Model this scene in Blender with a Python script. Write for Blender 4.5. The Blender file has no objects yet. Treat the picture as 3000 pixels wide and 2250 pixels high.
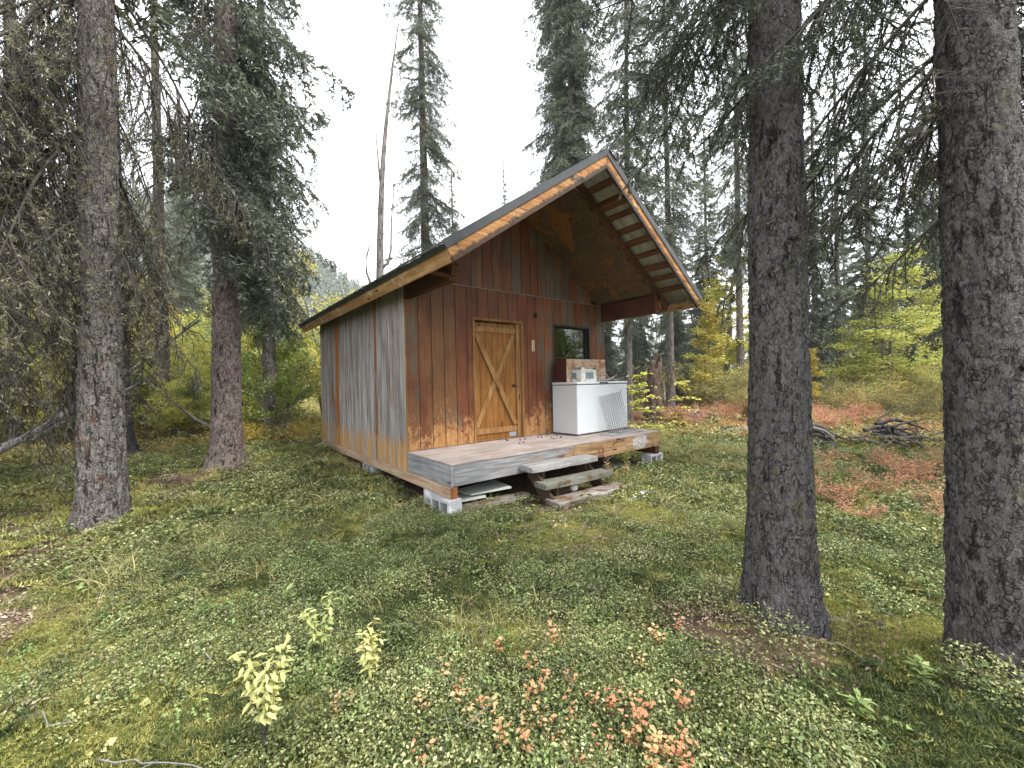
import bpy, math, random
import numpy as np
from math import radians, sin, cos, pi, exp, sqrt, atan, atan2
from mathutils import Vector, Matrix, Euler

SC = bpy.context.scene
COL = SC.collection
# ------------------------------------------------------------------ camera
cam_d = bpy.data.cameras.new('camera'); cam = bpy.data.objects.new('camera', cam_d); COL.objects.link(cam)
cam_d.sensor_width = 36.0; cam_d.lens = 14.4; cam_d.clip_start = 0.05; cam_d.clip_end = 3000
YAW, PITCH, ROLL = 0.6683, -0.0064, -0.0210
fw = Vector((sin(YAW)*cos(PITCH), cos(YAW)*cos(PITCH), sin(PITCH)))
rt0 = Vector((cos(YAW), -sin(YAW), 0)); up0 = rt0.cross(fw)
rt = rt0*cos(ROLL) + up0*sin(ROLL); up = up0*cos(ROLL) - rt0*sin(ROLL)
CAM = Vector((-2.375, -5.391, 1.572))
cam.matrix_world = Matrix(((rt.x, up.x, -fw.x, CAM.x), (rt.y, up.y, -fw.y, CAM.y), (rt.z, up.z, -fw.z, CAM.z), (0, 0, 0, 1)))
SC.camera = cam
# ------------------------------------------------------------------ world (bright overcast) and soft sun
SUN_EL, SUN_AZ = radians(56), radians(156)      # azimuth measured clockwise from +Y
world = bpy.data.worlds.new('World'); SC.world = world; world.use_nodes = True
wt = world.node_tree; wt.nodes.clear()
w_out = wt.nodes.new('ShaderNodeOutputWorld'); w_bg = wt.nodes.new('ShaderNodeBackground')
w_sky = wt.nodes.new('ShaderNodeTexSky'); w_sky.sky_type = 'NISHITA'; w_sky.sun_disc = False
w_sky.sun_elevation = SUN_EL; w_sky.sun_rotation = SUN_AZ; w_sky.dust_density = 2.0
w_tc = wt.nodes.new('ShaderNodeTexCoord')
w_map = wt.nodes.new('ShaderNodeMapping'); w_map.inputs['Scale'].default_value = (1, 1, 2.2)
w_n = wt.nodes.new('ShaderNodeTexNoise'); w_n.inputs['Scale'].default_value = 2.6; w_n.inputs['Detail'].default_value = 7; w_n.inputs['Roughness'].default_value = .55
w_r = wt.nodes.new('ShaderNodeValToRGB')
w_r.color_ramp.elements[0].position = .27; w_r.color_ramp.elements[0].color = (.55, .55, .55, 1)
w_r.color_ramp.elements[1].position = .5; w_r.color_ramp.elements[1].color = (1, 1, 1, 1)
w_mix = wt.nodes.new('ShaderNodeMix'); w_mix.data_type = 'RGBA'
w_mix.inputs[7].default_value = (8.2, 8.35, 8.7, 1)
wt.links.new(w_tc.outputs['Generated'], w_map.inputs[0]); wt.links.new(w_map.outputs[0], w_n.inputs['Vector'])
wt.links.new(w_n.outputs['Fac'], w_r.inputs[0]); wt.links.new(w_r.outputs[0], w_mix.inputs[0])
wt.links.new(w_sky.outputs[0], w_mix.inputs[6]); wt.links.new(w_mix.outputs[2], w_bg.inputs[0])
w_bg.inputs[1].default_value = 0.10
wt.links.new(w_bg.outputs[0], w_out.inputs[0])
sun_d = bpy.data.lights.new('sun', 'SUN'); sun_d.energy = 1.5; sun_d.angle = radians(13); sun_d.color = (1, .96, .9)
sun = bpy.data.objects.new('sun', sun_d); COL.objects.link(sun)
sd = Vector((sin(SUN_AZ)*cos(SUN_EL), cos(SUN_AZ)*cos(SUN_EL), sin(SUN_EL)))
sun.rotation_euler = (-sd).to_track_quat('-Z', 'Y').to_euler(); sun.location = sd*60
vs = SC.view_settings; vs.view_transform = 'Standard'; vs.look = 'None'; vs.gamma = 1; vs.use_curve_mapping = False
vs.exposure = 2.0
SC.render.engine = 'CYCLES'
cy = SC.cycles; cy.use_denoising = True; cy.use_light_tree = False; cy.max_bounces = 6; cy.diffuse_bounces = 4; cy.glossy_bounces = 2; cy.transmission_bounces = 4
cy.transparent_max_bounces = 6; cy.use_adaptive_sampling = True; cy.adaptive_threshold = .02
cy.caustics_reflective = False; cy.caustics_refractive = False; cy.sample_clamp_indirect = 4
try: cy.denoiser = 'OPENIMAGEDENOISE'
except Exception: pass
try: cy.denoising_prefilter = 'ACCURATE'
except Exception: pass

# ------------------------------------------------------------------ helpers: objects
def link(o, parent=None):
    COL.objects.link(o)
    if parent is not None: o.parent = parent
    return o
def tag(o, label, cat, group=None, kind=None):
    if label: o['label'] = label
    if cat: o['category'] = cat
    if group: o['group'] = group
    if kind: o['kind'] = kind
    return o
def thing(name, label, cat, loc=(0, 0, 0), rz=0.0, group=None):
    o = bpy.data.objects.new(name, None); link(o); o.empty_display_size = .2
    o.location = loc; o.rotation_euler = (0, 0, rz)
    return tag(o, label, cat, group)
def structure(o): o['kind'] = 'structure'; return o
def npmesh(name, v, faces, mats, mi=None, smooth=False, attrs=None):
    """faces: list of int arrays (m,3) or (m,4); mi: list of material index (int or array) per face array"""
    v = np.asarray(v, dtype=np.float32).reshape(-1, 3)
    me = bpy.data.meshes.new(name)
    faces = [np.asarray(f, dtype=np.int32) for f in faces if len(f)]
    nl = sum(f.size for f in faces); nf = sum(len(f) for f in faces)
    me.vertices.add(len(v)); me.vertices.foreach_set('co', v.ravel())
    me.loops.add(nl); me.polygons.add(nf)
    me.loops.foreach_set('vertex_index', np.concatenate([f.ravel() for f in faces]).astype(np.int32))
    tot = np.concatenate([np.full(len(f), f.shape[1], np.int32) for f in faces])
    st = np.concatenate([[0], np.cumsum(tot)[:-1]]).astype(np.int32)
    me.polygons.foreach_set('loop_start', st)
    try: me.polygons.foreach_set('loop_total', tot)
    except Exception: pass
    for m in mats: me.materials.append(m)
    if mi is not None:
        arr = np.concatenate([np.full(len(f), x, np.int32) if np.isscalar(x) else np.asarray(x, np.int32) for f, x in zip(faces, mi)])
        me.polygons.foreach_set('material_index', arr)
    if smooth: me.polygons.foreach_set('use_smooth', np.ones(nf, bool))
    me.update(calc_edges=True)
    if attrs:
        for k, a in attrs.items():
            a = np.asarray(a, np.float32)
            at = me.attributes.new(k, 'FLOAT', 'POINT'); at.data.foreach_set('value', a.ravel())
    me.validate(verbose=False)
    return me
def mobj(name, me, parent=None, loc=None, rot=None):
    o = bpy.data.objects.new(name, me); link(o, parent)
    if loc is not None: o.location = loc
    if rot is not None: o.rotation_euler = rot
    return o
class MB:
    """collects simple solids into one mesh"""
    def __init__(s): s.v = []; s.f = []
    def add(s, v, f):
        b = len(s.v); s.v += [tuple(p) for p in v]; s.f += [tuple(i+b for i in q) for q in f]; return s
    def box(s, x0, x1, y0, y1, z0, z1, bev=0.0):
        if bev <= 0:
            v = [(x, y, z) for z in (z0, z1) for y in (y0, y1) for x in (x0, x1)]
            return s.add(v, [(0, 2, 3, 1), (4, 5, 7, 6), (0, 1, 5, 4), (2, 6, 7, 3), (0, 4, 6, 2), (1, 3, 7, 5)])
        b = min(bev, (x1-x0)*.45, (y1-y0)*.45, (z1-z0)*.45)
        xs, ys, zs = (x0, x1), (y0, y1), (z0, z1); v = []; idx = {}
        for i in (0, 1):
            for j in (0, 1):
                for k in (0, 1):
                    sx, sy, sz = 1-2*i, 1-2*j, 1-2*k
                    for a in range(3):
                        p = [xs[i]+sx*b, ys[j]+sy*b, zs[k]+sz*b]; p[a] = (xs[i], ys[j], zs[k])[a]
                        idx[(i, j, k, a)] = len(v); v.append(tuple(p))
        f = []
        for a in range(3):
            for e in (0, 1):
                o = [(0, 0), (1, 0), (1, 1), (0, 1)]
                q = []
                for (p, r) in o:
                    c = [0, 0, 0]; c[a] = e; c[(a+1) % 3] = p; c[(a+2) % 3] = r; q.append(idx[(c[0], c[1], c[2], a)])
                f.append(q if e else q[::-1])
        for a in range(3):       # edge strips along axis a
            b1, b2 = (a+1) % 3, (a+2) % 3
            for p in (0, 1):
                for r in (0, 1):
                    c0 = [0, 0, 0]; c1 = [0, 0, 0]; c0[a] = 0; c1[a] = 1; c0[b1] = c1[b1] = p; c0[b2] = c1[b2] = r
                    q = [idx[(*c0, b1)], idx[(*c1, b1)], idx[(*c1, b2)], idx[(*c0, b2)]]
                    f.append(q if (p ^ r) else q[::-1])
        for i in (0, 1):
            for j in (0, 1):
                for k in (0, 1):
                    q = [idx[(i, j, k, 0)], idx[(i, j, k, 1)], idx[(i, j, k, 2)]]
                    f.append(q if (i+j+k) % 2 else q[::-1])
        return s.add(v, f)
    def prism(s, poly, vec):
        n = len(poly); v = [tuple(p) for p in poly] + [tuple(Vector(p)+Vector(vec)) for p in poly]
        f = [tuple(range(n))[::-1], tuple(range(n, 2*n))] + [(i, (i+1) % n, n+(i+1) % n, n+i) for i in range(n)]
        return s.add(v, f)
    def bar(s, p0, p1, w, h, upv=(0, 0, 1)):
        p0, p1 = Vector(p0), Vector(p1); d = (p1-p0).normalized(); sd_ = d.cross(Vector(upv)).normalized(); u = sd_.cross(d)
        poly = [p0+sd_*a*w/2+u*b*h/2 for a, b in ((-1, -1), (1, -1), (1, 1), (-1, 1))]
        return s.prism(poly, p1-p0)
    def tube(s, pts, rad, n=8, cap=True):
        v, q = tube_np(pts, rad, n)
        b = len(s.v); s.add(v, [])
        s.f += [tuple(int(i)+b for i in r) for r in q]
        if cap:
            m = len(pts); s.f.append(tuple(b+i for i in range(n))[::-1]); s.f.append(tuple(b+(m-1)*n+i for i in range(n)))
        return s
    def xf(s, M):
        s.v = [tuple(M @ Vector(p)) for p in s.v]; return s
    def mesh(s, name, mats, smooth=False, fix=True):
        me = bpy.data.meshes.new(name); me.from_pydata(s.v, [], s.f)
        for m in (mats if isinstance(mats, (list, tuple)) else [mats]): me.materials.append(m)
        if fix:
            import bmesh
            bm = bmesh.new(); bm.from_mesh(me); bmesh.ops.recalc_face_normals(bm, faces=bm.faces); bm.to_mesh(me); bm.free()
        if smooth: me.polygons.foreach_set('use_smooth', [True]*len(me.polygons))
        me.update(); return me
    def obj(s, name, mats, parent=None, smooth=False, loc=None, rot=None):
        return mobj(name, s.mesh(name, mats, smooth), parent, loc, rot)
def tube_np(pts, rad, n=6):
    P = np.asarray(pts, float); m = len(P); rad = np.broadcast_to(np.asarray(rad, float), (m,))
    T = np.gradient(P, axis=0); T /= np.linalg.norm(T, axis=1, keepdims=True)+1e-12
    ref = np.array([0, 0, 1.]) if abs(T[0, 2]) < .9 else np.array([1., 0, 0])
    U = np.cross(T, ref); U /= np.linalg.norm(U, axis=1, keepdims=True)+1e-12
    V = np.cross(T, U); a = np.arange(n)*2*pi/n
    v = P[:, None, :] + rad[:, None, None]*(np.cos(a)[None, :, None]*U[:, None, :]+np.sin(a)[None, :, None]*V[:, None, :])
    i = np.arange(m-1)[:, None]*n; j = np.arange(n)[None, :]; j2 = (j+1) % n
    q = np.stack([i+j, i+j2, i+n+j2, i+n+j], -1).reshape(-1, 4)
    return v.reshape(-1, 3), q
# ------------------------------------------------------------------ helpers: noise
def _hash(ix, iy, s):
    h = (ix.astype(np.int64)*374761393 + iy.astype(np.int64)*668265263 + s*974634721) & 0x7fffffff
    h = ((h ^ (h >> 13))*1274126177) & 0x7fffffff
    return ((h ^ (h >> 16)) & 0xffff)/65535.0
def vnoise(x, y, s=0):
    x = np.asarray(x, float); y = np.asarray(y, float)
    ix = np.floor(x); iy = np.floor(y); fx = x-ix; fy = y-iy; fx = fx*fx*(3-2*fx); fy = fy*fy*(3-2*fy)
    ix = ix.astype(int); iy = iy.astype(int)
    a = _hash(ix, iy, s); b = _hash(ix+1, iy, s); c = _hash(ix, iy+1, s); d = _hash(ix+1, iy+1, s)
    return (a*(1-fx)+b*fx)*(1-fy)+(c*(1-fx)+d*fx)*fy
def fbm(x, y, s=0, o=4):
    t = 0; a = .5; n = 0
    for i in range(o): t = t+a*vnoise(np.asarray(x)*2**i+17.3*i, np.asarray(y)*2**i-9.1*i, s+i); n += a; a *= .5
    return t/n
def worley(u, v, nu, s=0):
    iu = np.floor(u).astype(int); iv = np.floor(v).astype(int); F1 = np.full(u.shape, 9.); F2 = np.full(u.shape, 9.); idv = np.zeros(u.shape)
    for du in (-1, 0, 1):
        for dv in (-1, 0, 1):
            cu = iu+du; cv = iv+dv; w = np.mod(cu, nu)
            px = cu+.1+.8*_hash(w, cv, s); py = cv+.1+.8*_hash(w, cv, s+7)
            d = np.hypot(px-u, py-v); r = _hash(w, cv, s+3)
            n1 = d < F1; F2 = np.where(n1, F1, np.minimum(F2, d)); idv = np.where(n1, r, idv); F1 = np.where(n1, d, F1)
    return F1, F2, idv
def sstep(a, b, x): t = np.clip((np.asarray(x, float)-a)/(b-a), 0, 1); return t*t*(3-2*t)

# ------------------------------------------------------------------ helpers: materials
class NT:
    def __init__(s, name):
        s.m = bpy.data.materials.new(name); s.m.use_nodes = True; s.t = s.m.node_tree; s.t.nodes.clear()
        s.out = s.t.nodes.new('ShaderNodeOutputMaterial')
    def n(s, typ, **kw):
        o = s.t.nodes.new(typ)
        for k, v in kw.items(): setattr(o, k, v)
        return o
    def l(s, a, b): s.t.links.new(a, b)
    def setin(s, sock, v):
        if hasattr(v, 'is_output') or isinstance(v, bpy.types.NodeSocket): s.l(v, sock)
        else: sock.default_value = v
    def pos(s): return s.n('ShaderNodeNewGeometry').outputs['Position']
    def obj(s): return s.n('ShaderNodeTexCoord').outputs['Object']
    def rnd(s): return s.n('ShaderNodeObjectInfo').outputs['Random']
    def attr(s, name): return s.n('ShaderNodeAttribute', attribute_name=name).outputs['Fac']
    def mapv(s, vec, scale=(1, 1, 1), loc=(0, 0, 0)):
        o = s.n('ShaderNodeMapping'); s.l(vec, o.inputs[0]); s.setin(o.inputs['Scale'], scale); s.setin(o.inputs['Location'], loc); return o.outputs[0]
    def off(s, vec, fac, k=37.0):     # offset a vector by a random scalar
        c = s.n('ShaderNodeCombineXYZ')
        a = s.math('MULTIPLY', fac, k)
        for i in range(3): s.l(a, c.inputs[i])
        v = s.n('ShaderNodeVectorMath', operation='ADD'); s.l(vec, v.inputs[0]); s.l(c.outputs[0], v.inputs[1]); return v.outputs[0]
    def noise(s, vec, scale, detail=4, rough=.55, dist=0.0):
        o = s.n('ShaderNodeTexNoise'); s.l(vec, o.inputs['Vector']); o.inputs['Scale'].default_value = scale; o.inputs['Detail'].default_value = detail
        o.inputs['Roughness'].default_value = rough; o.inputs['Distortion'].default_value = dist; return o.outputs['Fac']
    def voro(s, vec, scale, feature='F1', out='Distance', rand=1.0):
        o = s.n('ShaderNodeTexVoronoi', feature=feature); s.l(vec, o.inputs['Vector']); o.inputs['Scale'].default_value = scale
        o.inputs['Randomness'].default_value = rand
        return o.outputs[out]
    def ramp(s, fac, stops):
        o = s.n('ShaderNodeValToRGB'); s.l(fac, o.inputs[0]); cr = o.color_ramp
        while len(cr.elements) < len(stops): cr.elements.new(.5)
        for e, (p, c) in zip(cr.elements, stops):
            e.position = p; e.color = (*c, 1) if hasattr(c, '__len__') else (c, c, c, 1)
        return o.outputs[0]
    def mix(s, fac, a, b, mode='MIX'):
        o = s.n('ShaderNodeMix', data_type='RGBA', blend_type=mode); s.setin(o.inputs[0], fac)
        s.setin(o.inputs[6], (*a, 1) if isinstance(a, tuple) and len(a) == 3 else a); s.setin(o.inputs[7], (*b, 1) if isinstance(b, tuple) and len(b) == 3 else b)
        return o.outputs[2]
    def math(s, op, a, b=0.0, clamp=False):
        o = s.n('ShaderNodeMath', operation=op, use_clamp=clamp); s.setin(o.inputs[0], a); s.setin(o.inputs[1], b); return o.outputs[0]
    def xyz(s, vec): o = s.n('ShaderNodeSeparateXYZ'); s.l(vec, o.inputs[0]); return o.outputs
    def smooth(s, x, a, b):
        o = s.n('ShaderNodeMapRange', interpolation_type='SMOOTHSTEP'); s.setin(o.inputs[0], x); o.inputs[1].default_value = a; o.inputs[2].default_value = b; return o.outputs[0]
    def bump(s, h, strength=.5, dist=.01):
        o = s.n('ShaderNodeBump'); s.l(h, o.inputs['Height']); o.inputs['Strength'].default_value = strength; o.inputs['Distance'].default_value = dist; return o.outputs[0]
    def done(s, col, rough=.8, bump=None, metal=0.0, spec=.3, **kw):
        b = s.n('ShaderNodeBsdfPrincipled'); s.setin(b.inputs['Base Color'], (*col, 1) if isinstance(col, tuple) and len(col) == 3 else col)
        s.setin(b.inputs['Roughness'], rough); s.setin(b.inputs['Metallic'], metal); b.inputs['Specular IOR Level'].default_value = spec
        for k, v in kw.items(): s.setin(b.inputs[k], v)
        if bump is not None: s.l(bump, b.inputs['Normal'])
        s.l(b.outputs[0], s.out.inputs[0]); return s.m
    def leafy(s, col, trans=.35, gloss=.06, rough=.45):
        d = s.n('ShaderNodeBsdfDiffuse'); t = s.n('ShaderNodeBsdfTranslucent'); g = s.n('ShaderNodeBsdfGlossy'); g.inputs['Roughness'].default_value = rough
        s.setin(d.inputs[0], col); s.setin(t.inputs[0], col); g.inputs[0].default_value = (.8, .85, .8, 1)
        a = s.n('ShaderNodeMixShader'); a.inputs[0].default_value = trans; s.l(d.outputs[0], a.inputs[1]); s.l(t.outputs[0], a.inputs[2])
        b = s.n('ShaderNodeMixShader'); b.inputs[0].default_value = gloss; s.l(a.outputs[0], b.inputs[1]); s.l(g.outputs[0], b.inputs[2])
        s.l(b.outputs[0], s.out.inputs[0]); return s.m
M = {}
def plain(name, col, rough=.7, spec=.3, metal=0.0, var=.25, scale=9.0):
    t = NT(name); p = t.obj(); f = t.noise(p, scale, 4)
    c = t.mix(f, tuple(x*(1-var) for x in col), tuple(min(1, x*(1+var)) for x in col))
    M[name] = t.done(c, rough, t.bump(t.noise(p, scale*12, 3), .15, .004), metal, spec); return M[name]

# bark: scaly spruce bark; colour per tree family
def bark(name, c_dark, c_mid, c_pale, plate=(42, 42, 26), lichen=None, red=None):
    t = NT(name); p = t.obj(); r = t.rnd(); q = t.off(p, r, 23)
    nz = t.n('ShaderNodeTexNoise'); t.l(q, nz.inputs['Vector']); nz.inputs['Scale'].default_value = 16; nz.inputs['Detail'].default_value = 5
    vm = t.n('ShaderNodeVectorMath', operation='MULTIPLY_ADD'); t.l(nz.outputs['Color'], vm.inputs[0]); vm.inputs[1].default_value = (.035, .035, .05); t.l(q, vm.inputs[2])
    s = t.mapv(vm.outputs[0], plate)
    e = t.voro(s, 1.0, 'DISTANCE_TO_EDGE'); cell = t.voro(s, 1.0, 'F1', 'Color')
    e2 = t.voro(t.mapv(vm.outputs[0], tuple(x*2.3 for x in plate)), 1.0, 'DISTANCE_TO_EDGE')
    fine = t.noise(t.mapv(q, (1, 1, .5)), 90, 5, .65); big = t.noise(q, 2.2, 4)
    sep = t.n('ShaderNodeSeparateColor'); t.l(cell, sep.inputs[0])
    c = t.ramp(sep.outputs[0], [(0, c_dark), (.5, c_mid), (1, c_pale)])
    c = t.mix(t.smooth(fine, .35, .7), c, tuple(x*1.35 for x in c_pale))
    crk = t.smooth(t.noise(t.mapv(vm.outputs[0], (22, 22, 5)), 1.0, 5, .6), .43, .36)
    brk = t.smooth(t.noise(t.mapv(q, (1, 1, .6)), 21, 4, .6), .46, .58)
    c = t.mix(t.math('MULTIPLY', t.math('MULTIPLY', t.smooth(e, .11, .0), brk), .9), c, tuple(x*.45 for x in c_dark)); c = t.mix(t.math('MULTIPLY', crk, .9), c, tuple(x*.4 for x in c_dark))
    if red: c = t.mix(t.math('MULTIPLY', t.smooth(big, .54, .70), t.smooth(sep.outputs[1], .45, .85)), c, red)
    if lichen:
        L = t.noise(t.mapv(q, (1, 1, .8), (5, 3, 1)), 7, 6, .7)
        c = t.mix(t.math('MULTIPLY', t.smooth(L, .55, .66), .8), c, lichen)
    h = t.math('ADD', t.math('MULTIPLY', t.math('ADD', t.math('MULTIPLY', t.smooth(e, 0, .16), brk), t.math('SUBTRACT', 1.0, brk)), .7), t.math('MULTIPLY', fine, .9))
    h = t.math('ADD', h, t.math('MULTIPLY', t.smooth(e2, 0, .25), .3))
    h = t.math('ADD', h, t.math('MULTIPLY', sep.outputs[2], .9)); h = t.math('SUBTRACT', h, t.math('MULTIPLY', crk, .9))
    M[name] = t.done(c, .9, t.bump(h, 1.0, .018), 0, .25); return M[name]
bark('bark_dark', (.026, .024, .024), (.055, .051, .051), (.115, .108, .107), (40, 40, 24), (.12, .12, .085))
bark('bark_grey', (.036, .031, .027), (.085, .075, .068), (.20, .187, .172), (27, 27, 15), None, (.13, .065, .04))
bark('bark_pink', (.045, .032, .028), (.108, .082, .073), (.235, .19, .172), (30, 30, 18), None, (.15, .075, .055))
bark('bark_plain', (.05, .043, .038), (.11, .095, .085), (.19, .17, .15), (24, 24, 14), (.15, .15, .11), (.12, .07, .05))
bark('bark_dead', (.09, .08, .07), (.16, .15, .135), (.25, .235, .22), (16, 16, 3.2))
bark('bark_birch', (.10, .09, .07), (.17, .155, .13), (.28, .26, .23), (14, 14, 40))
bark('bark_rot', (.028, .020, .017), (.075, .045, .034), (.14, .095, .075), (12, 12, 6), (.12, .10, .085), (.20, .075, .03))

def needles(name, a, b, brown=.05):
    t = NT(name); p = t.pos(); r = t.rnd()
    f = t.noise(p, 1.3, 3); g = t.noise(p, 14, 2)
    c = t.mix(t.smooth(t.math('ADD', t.math('MULTIPLY', f, .5), t.math('MULTIPLY', g, .5)), .38, .64), a, b)
    c = t.mix(t.math('MULTIPLY', r, .35), c, tuple(x*1.5 for x in b))
    c = t.mix(t.math('MULTIPLY', t.smooth(t.noise(t.mapv(p, (1, 1, 1), (9, 2, 4)), 2.6, 4), .68, .74), brown*10), c, (.11, .05, .022))
    M[name] = t.leafy(c, .22, .06, .5)
needles('needle_dark', (.036, .046, .030), (.092, .105, .062))
needles('needle_mid', (.072, .090, .062), (.165, .185, .125))
needles('needle_olive', (.075, .080, .045), (.17, .17, .095), .06)
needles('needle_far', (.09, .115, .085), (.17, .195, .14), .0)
t = NT('twig'); M['twig'] = t.done(t.mix(t.noise(t.pos(), 30, 3), (.030, .025, .022), (.085, .074, .064)), .9)
t = NT('twig_pale'); M['twig_pale'] = t.done(t.mix(t.noise(t.pos(), 22, 4), (.10, .09, .08), (.27, .255, .23)), .9)
t = NT('lichen'); M['lichen'] = t.leafy(t.mix(t.noise(t.pos(), 12, 3), (.17, .165, .095), (.37, .355, .22)), .25, .0)
def leafmat(name, stops, trans=.4, gloss=.05):
    t = NT(name); p = t.pos(); r = t.rnd(); v = t.attr('v'); f = t.noise(p, 1.1, 3)
    x = t.math('ADD', t.math('MULTIPLY', v, .55), t.math('MULTIPLY', f, .55)); x = t.math('ADD', x, t.math('MULTIPLY', t.math('SUBTRACT', r, .5), .42))
    M[name] = t.leafy(t.ramp(x, stops), trans, gloss); return M[name]
leafmat('leaf_yellowgreen', [(.15, (.30, .35, .08)), (.45, (.52, .54, .12)), (.72, (.66, .62, .14)), (1, (.70, .58, .14))], .45)
leafmat('leaf_green', [(.15, (.13, .18, .035)), (.5, (.26, .33, .06)), (.8, (.46, .48, .07)), (1, (.6, .5, .08))], .45)
leafmat('leaf_gold', [(.2, (.34, .30, .05)), (.5, (.56, .43, .06)), (.8, (.66, .46, .07)), (1, (.64, .34, .06))])
leafmat('leaf_olive', [(.2, (.14, .15, .045)), (.5, (.30, .28, .08)), (.8, (.46, .38, .11)), (1, (.55, .32, .11))])
leafmat('leaf_lingon', [(.20, (.036, .050, .013)), (.46, (.112, .136, .036)), (.68, (.23, .26, .082)), (.95, (.46, .46, .22))], .25, .05)
leafmat('leaf_heath', [(.2, (.028, .042, .014)), (.6, (.075, .10, .03)), (1, (.16, .18, .06))], .2, .03)
leafmat('leaf_moss', [(.12, (.11, .135, .036)), (.45, (.26, .275, .08)), (.75, (.42, .40, .13)), (1, (.52, .44, .18))], .3, .0)
leafmat('leaf_red', [(.15, (.42, .12, .085)), (.42, (.58, .23, .16)), (.62, (.64, .34, .21)), (.8, (.56, .41, .18)), (.95, (.38, .36, .13))], .35, .03)
leafmat('leaf_orange', [(.2, (.60, .25, .135)), (.5, (.66, .34, .17)), (.8, (.69, .44, .21)), (1, (.71, .53, .27))], .4, .03)
leafmat('leaf_pale', [(.2, (.30, .36, .12)), (.6, (.50, .52, .19)), (1, (.62, .56, .24))], .35, .03)
leafmat('leaf_light', [(.2, (.13, .20, .06)), (.6, (.24, .33, .11)), (1, (.35, .42, .16))], .35, .03)
leafmat('leaf_dry', [(.2, (.22, .14, .07)), (.6, (.45, .31, .16)), (1, (.62, .48, .28))], .3, .0)
leafmat('grass_dry', [(.2, (.18, .19, .06)), (.6, (.36, .33, .13)), (1, (.55, .46, .23))], .3, .03)
leafmat('leaf_litter', [(.15, (.07, .045, .03)), (.5, (.17, .115, .08)), (.8, (.32, .25, .19)), (1, (.48, .42, .34))], .1, .03)
# ---- wood, metal and other made surfaces
def grainvec(t, axis, fine=1.0):
    p = t.off(t.pos(), t.rnd(), 41); sc = [26*fine]*3; sc[axis] = 1.3*fine
    return t.mapv(p, tuple(sc))
def wood(name, axis, stops, rough=.82, streak=None, stain=None, bumpd=.004, bstr=.5, blotch=None):
    t = NT(name); g = grainvec(t, axis); a = t.noise(g, 1.0, 6, .62, .6); b = t.noise(t.off(t.pos(), t.rnd(), 19), 2.3, 5, .6)
    c = t.ramp(t.math('ADD', t.math('MULTIPLY', a, .75), t.math('MULTIPLY', t.math('SUBTRACT', b, .25), .45)), stops)
    if streak: c = t.mix(t.math('MULTIPLY', t.smooth(t.noise(t.mapv(g, (2.4, 2.4, 2.4)), 1.0, 5, .7), .56, .68), streak[1]), c, streak[0])
    if blotch:
        col, sc, lo, hi = blotch
        c = t.mix(t.smooth(t.noise(t.mapv(t.off(t.pos(), t.rnd(), 11), (1, 1, 1.0)), sc, 7, .68, .4), lo, hi), c, col)
    if stain: c = t.mix(t.math('MULTIPLY', t.smooth(b, .55, .72), stain[1]), c, stain[0])
    kn = t.voro(t.mapv(t.off(t.pos(), t.rnd(), 7), tuple(1.6 if i == axis else 7 for i in range(3))), 1.0)
    c = t.mix(t.smooth(kn, .13, .06), c, tuple(x*.35 for x in stops[0][1]))
    M[name] = t.done(c, rough, t.bump(a, bstr, bumpd), 0, .2); return M[name]
# front wall: red-brown stain, rubbed away to tan low down, grey where the film has gone
def siding_front():
    t = NT('siding_red'); P = t.pos(); r = t.rnd(); x, y, z = t.xyz(P); q = t.off(P, r, 13)
    g = t.noise(t.mapv(q, (30, 30, 1.2)), 1.0, 6, .62, .5); b = t.noise(t.mapv(q, (1, 1, .6)), 3.0, 5, .6)
    k = t.math('ADD', t.math('MULTIPLY', g, .55), t.math('MULTIPLY', b, .5))
    red = t.ramp(k, [(.30, (.05, .015, .007)), (.5, (.122, .036, .012)), (.68, (.21, .072, .022)), (.85, (.30, .13, .048))])
    brown = t.ramp(k, [(.3, (.075, .031, .011)), (.55, (.155, .068, .024)), (.8, (.25, .13, .05))])
    c = t.mix(t.smooth(t.math('ADD', t.math('MULTIPLY', r, .55), t.math('MULTIPLY', b, .5)), .52, .70), red, brown)
    gn = t.noise(t.mapv(t.off(P, r, 31), (2.6, 2.6, .55)), 1.0, 4, .6)
    grey = t.ramp(k, [(.3, (.045, .040, .030)), (.6, (.105, .092, .066)), (.85, (.20, .17, .12))])
    upper = t.smooth(z, 1.5, 2.3); rightside = t.smooth(x, 2.2, 3.0)
    gm = t.smooth(t.math('ADD', t.math('ADD', gn, t.math('MULTIPLY', rightside, .10)), t.math('MULTIPLY', upper, .02)), .60, .65)
    c = t.mix(t.math('MULTIPLY', gm, .8), c, grey)
    tan = t.ramp(t.noise(t.mapv(q, (40, 40, 3)), 1.0, 5, .65), [(.3, (.22, .10, .034)), (.55, (.36, .19, .072)), (.8, (.46, .29, .14))])
    pn = t.noise(t.mapv(P, (1.15, 1, .85)), 11.0, 10, .80, .4); pn2 = t.noise(t.mapv(P, (1.2, 1.2, .5), (3, 1, 7)), 2.6, 3)
    low = t.smooth(z, 1.40, .60)
    pm = t.smooth(t.math('ADD', t.math('MULTIPLY', t.math('ADD', pn, t.math('MULTIPLY', pn2, .35)), 1.0), t.math('MULTIPLY', low, .21)), .79, .86)
    pm = t.math('MULTIPLY', pm, t.smooth(z, 1.9, 1.35))
    c = t.mix(pm, c, tan)
    h = t.math('SUBTRACT', g, t.math('MULTIPLY', pm, .6))
    M['siding_red'] = t.done(c, t.math('ADD', .55, t.math('MULTIPLY', pm, .3)), t.bump(h, .45, .004), 0, .35)
siding_front()
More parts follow.
